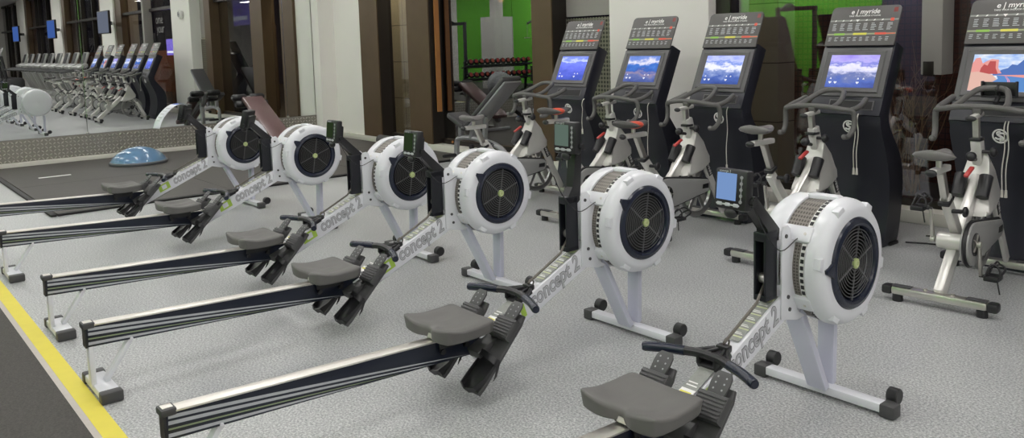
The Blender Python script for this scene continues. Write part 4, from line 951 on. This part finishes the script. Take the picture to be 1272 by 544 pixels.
# ------------------------------------------------------------------ free weights behind the camera (seen reflected in the windows)
t = thing('dumbbell_rack', 'two-tier dumbbell rack reflected in the wide window', 'rack', (-6.0, -2.1, .006))
b = MB()
for z in (.42, .80): b.box((0, 0, z), (.36, 2.4, .04), Euler((0, R(12), 0)).to_matrix(), bev=.008)
for y in (-1.15, 1.15): b.bar((.15, y, 0), (.05, y, .95), .06, .08, (1, 0, 0), bev=.01); b.box((0, y, .03), (.6, .08, .06), bev=.01)
b.build('frame', 'black', t)
db = MB(); db.m('dumb'); 
for s in (-1, 1): db.lathe([(s*.06, .03), (s*.06, .062), (s*.065, .068), (s*.145, .068), (s*.15, .062)], (0, 0, 0), 'x', 14, cap=True)
db.m('alu'); db.cyl((-.07, 0, 0), (.07, 0, 0), .015, seg=8); db.m('red')
for s in (-1, 1): db.lathe([(s*.1505, .058), (s*.153, .05), (s*.153, .001)], (0, 0, 0), 'x', 14)
d0 = None
for k, z in enumerate((.555, .935)):
    for i in range(12):
        lab = 'red-ended dumbbell on the %s tier of the reflected rack' % ('lower', 'upper')[k]
        if d0 is None: d0 = db.build('dumbbell'); tag(d0, lab, 'dumbbell', 'dumbbells on the reflected rack'); o = d0
        else: o = d0.copy(); COL.objects.link(o); o['label'] = lab; o['group'] = 'dumbbells on the reflected rack'
        o['group'] = 'dumbbells on the %s tier of the reflected rack' % ('lower', 'upper')[k]
        o.location = (-6.0, -3.18+i*.197, z); o.rotation_euler = (0, R(12), 0)
b = MB(); b.box((-3.96, -3.7, 1.15), (.75, .75, 2.3), bev=.01); b.box((-3.96, -3.7, 3.0), (.3, .3, 1.4)); struct(b.build('wall_pier', 'wallw'), 'white pier reflected in the wide window')
for i, (x, y) in enumerate(((-3.2, -2.6), (-4.9, -4.9), (-11.0, -4.9))):
    t = thing('cable_machine', ['dark cable machine in front of the white pier', 'dark cable machine behind the white pier', 'dark cable machine in the corner before the green wall'][i], 'weight machine', (x, y, .006))
    b = MB()
    for s in (-1, 1): b.box((s*.5, 0, 1.05), (.09, .09, 2.1), bev=.01); b.box((s*.5, 0, .04), (.12, .9, .08), bev=.01)
    b.box((0, 0, 2.1), (1.1, .1, .1), bev=.01); b.tube([(0, 0, 2.1), (0, .3, 2.2), (0, .7, 2.05)], .035, 8, smooth=4); b.build('frame', 'dgrey', t)
    b = MB()
    for k in range(9): b.box((.5, .0, .2+k*.055), (.16, .26, .05), bev=.005)
    b.build('weight_stack', 'black', t)
    b = MB(); b.tube([(0, .7, 2.05), (0, .7, 1.6)], .006, 6); b.cyl((-.15, .7, 1.6), (.15, .7, 1.6), .016, seg=8); b.build('pull_bar', 'alu', t)
b = MB(); b.ball((-7.8, -.75, .356), (.35, .35, .35), 28, 18); tag(b.build('exercise_ball', 'ball'), 'grey exercise ball reflected in the wide window', 'ball')
t = thing('wall_television', 'small television above the reflected weights area', 'television', (-5.2, YB+.04, 2.0))
b = MB(); b.box((0, .0, 0), (.8, .06, .5), bev=.01); b.build('casing', 'lab', t); b = MB(); b.box((0, .032, 0), (.74, .004, .44)); b.build('screen', 'tv', t)

# ------------------------------------------------------------------ lights
def lamp(x, y, L=1.5, label='long white ceiling light'):
    t = thing('ceiling_light', label, 'ceiling light', (x, y, ZC-.02), 0, 'ceiling lights')
    b = MB(); b.box((0, 0, 0), (L+.06, .36, .05), bev=.01); b.build('housing', 'white', t)
    b = MB(); b.box((0, 0, -.027), (L, .30, .006)); b.build('diffuser', 'lamp', t)
    return t
for yi, y in enumerate((-4.6, -2.2, .4, 2.4, 4.6)):
    for xi in range(9):
        lamp(-11.3+xi*2.9+(.7 if yi % 2 else 0), y, label='long white ceiling light, row %s from the windows, place %s from the mirror' % (['five', 'four', 'three', 'two', 'one'][yi], ['one', 'two', 'three', 'four', 'five', 'six', 'seven', 'eight', 'nine'][xi]))
def area(name, loc, rot, size, e, col=(1, .97, .92)):
    l = bpy.data.lights.new(name, 'AREA'); l.energy = e; l.color = col; l.shape = 'RECTANGLE'; l.size, l.size_y = size
    o = bpy.data.objects.new(name, l); COL.objects.link(o); o.location = loc; o.rotation_euler = rot; return o
area('green_wall_fill', (-8, -4.9, 3.55), (R(-55), 0, 0), (9, .2), 270)  # added unseen fill, brightens the green wall for its reflection in the windows
area('stone_column_fill', (-11.3, 6.85, 3.5), (R(25), 0, 0), (1.5, .2), 45, (1, .88, .66))  # added fill with no fixture, brightens the stone column outside the narrow window
area('brick_light', (9, 8.2, 3.2), (R(40), 0, 0), (12, .2), 120, (1, .6, .3))
area('outdoor_light', (-8, 8.9, 3.5), (R(-40), 0, 0), (8, .3), 120, (1, .8, .5))
area('outdoor_lamp', (-2.0, 7.0, 3.4), (R(12), 0, 0), (4, .3), 9, (1, .72, .42))
W_ = bpy.data.worlds.new('night'); S.world = W_; W_.use_nodes = True
W_.node_tree.nodes['Background'].inputs[0].default_value = (.006, .005, .008, 1); W_.node_tree.nodes['Background'].inputs[1].default_value = 1

# ------------------------------------------------------------------ camera
FPX, PCX, PCY, YAW, PIT, ROLL, HC = 1018.859, 675.775, 153.974, .85263, -.10048, -.02608, 1.4789
cd = bpy.data.cameras.new('camera'); cd.sensor_width = 36; cd.sensor_fit = 'HORIZONTAL'; cd.lens = FPX/1272*36
cd.shift_x = (636-PCX)/1272; cd.shift_y = (PCY-272)/1272; cd.clip_start = .05
co = bpy.data.objects.new('camera', cd); COL.objects.link(co)
cy, sy = math.cos(YAW), math.sin(YAW)
f = Vector((-sy*math.cos(PIT), cy*math.cos(PIT), math.sin(PIT))); r = Vector((cy, sy, 0)); u = r.cross(f)
r2 = r*math.cos(ROLL)+u*math.sin(ROLL); u2 = -r*math.sin(ROLL)+u*math.cos(ROLL)
mw = Matrix((r2, u2, -f)).transposed().to_4x4(); mw.translation = (0, 0, HC); co.matrix_world = mw
S.camera = co
vs = S.view_settings; vs.view_transform = 'Standard'; vs.look = 'None'; vs.gamma = 1; vs.exposure = 0; vs.use_curve_mapping = False
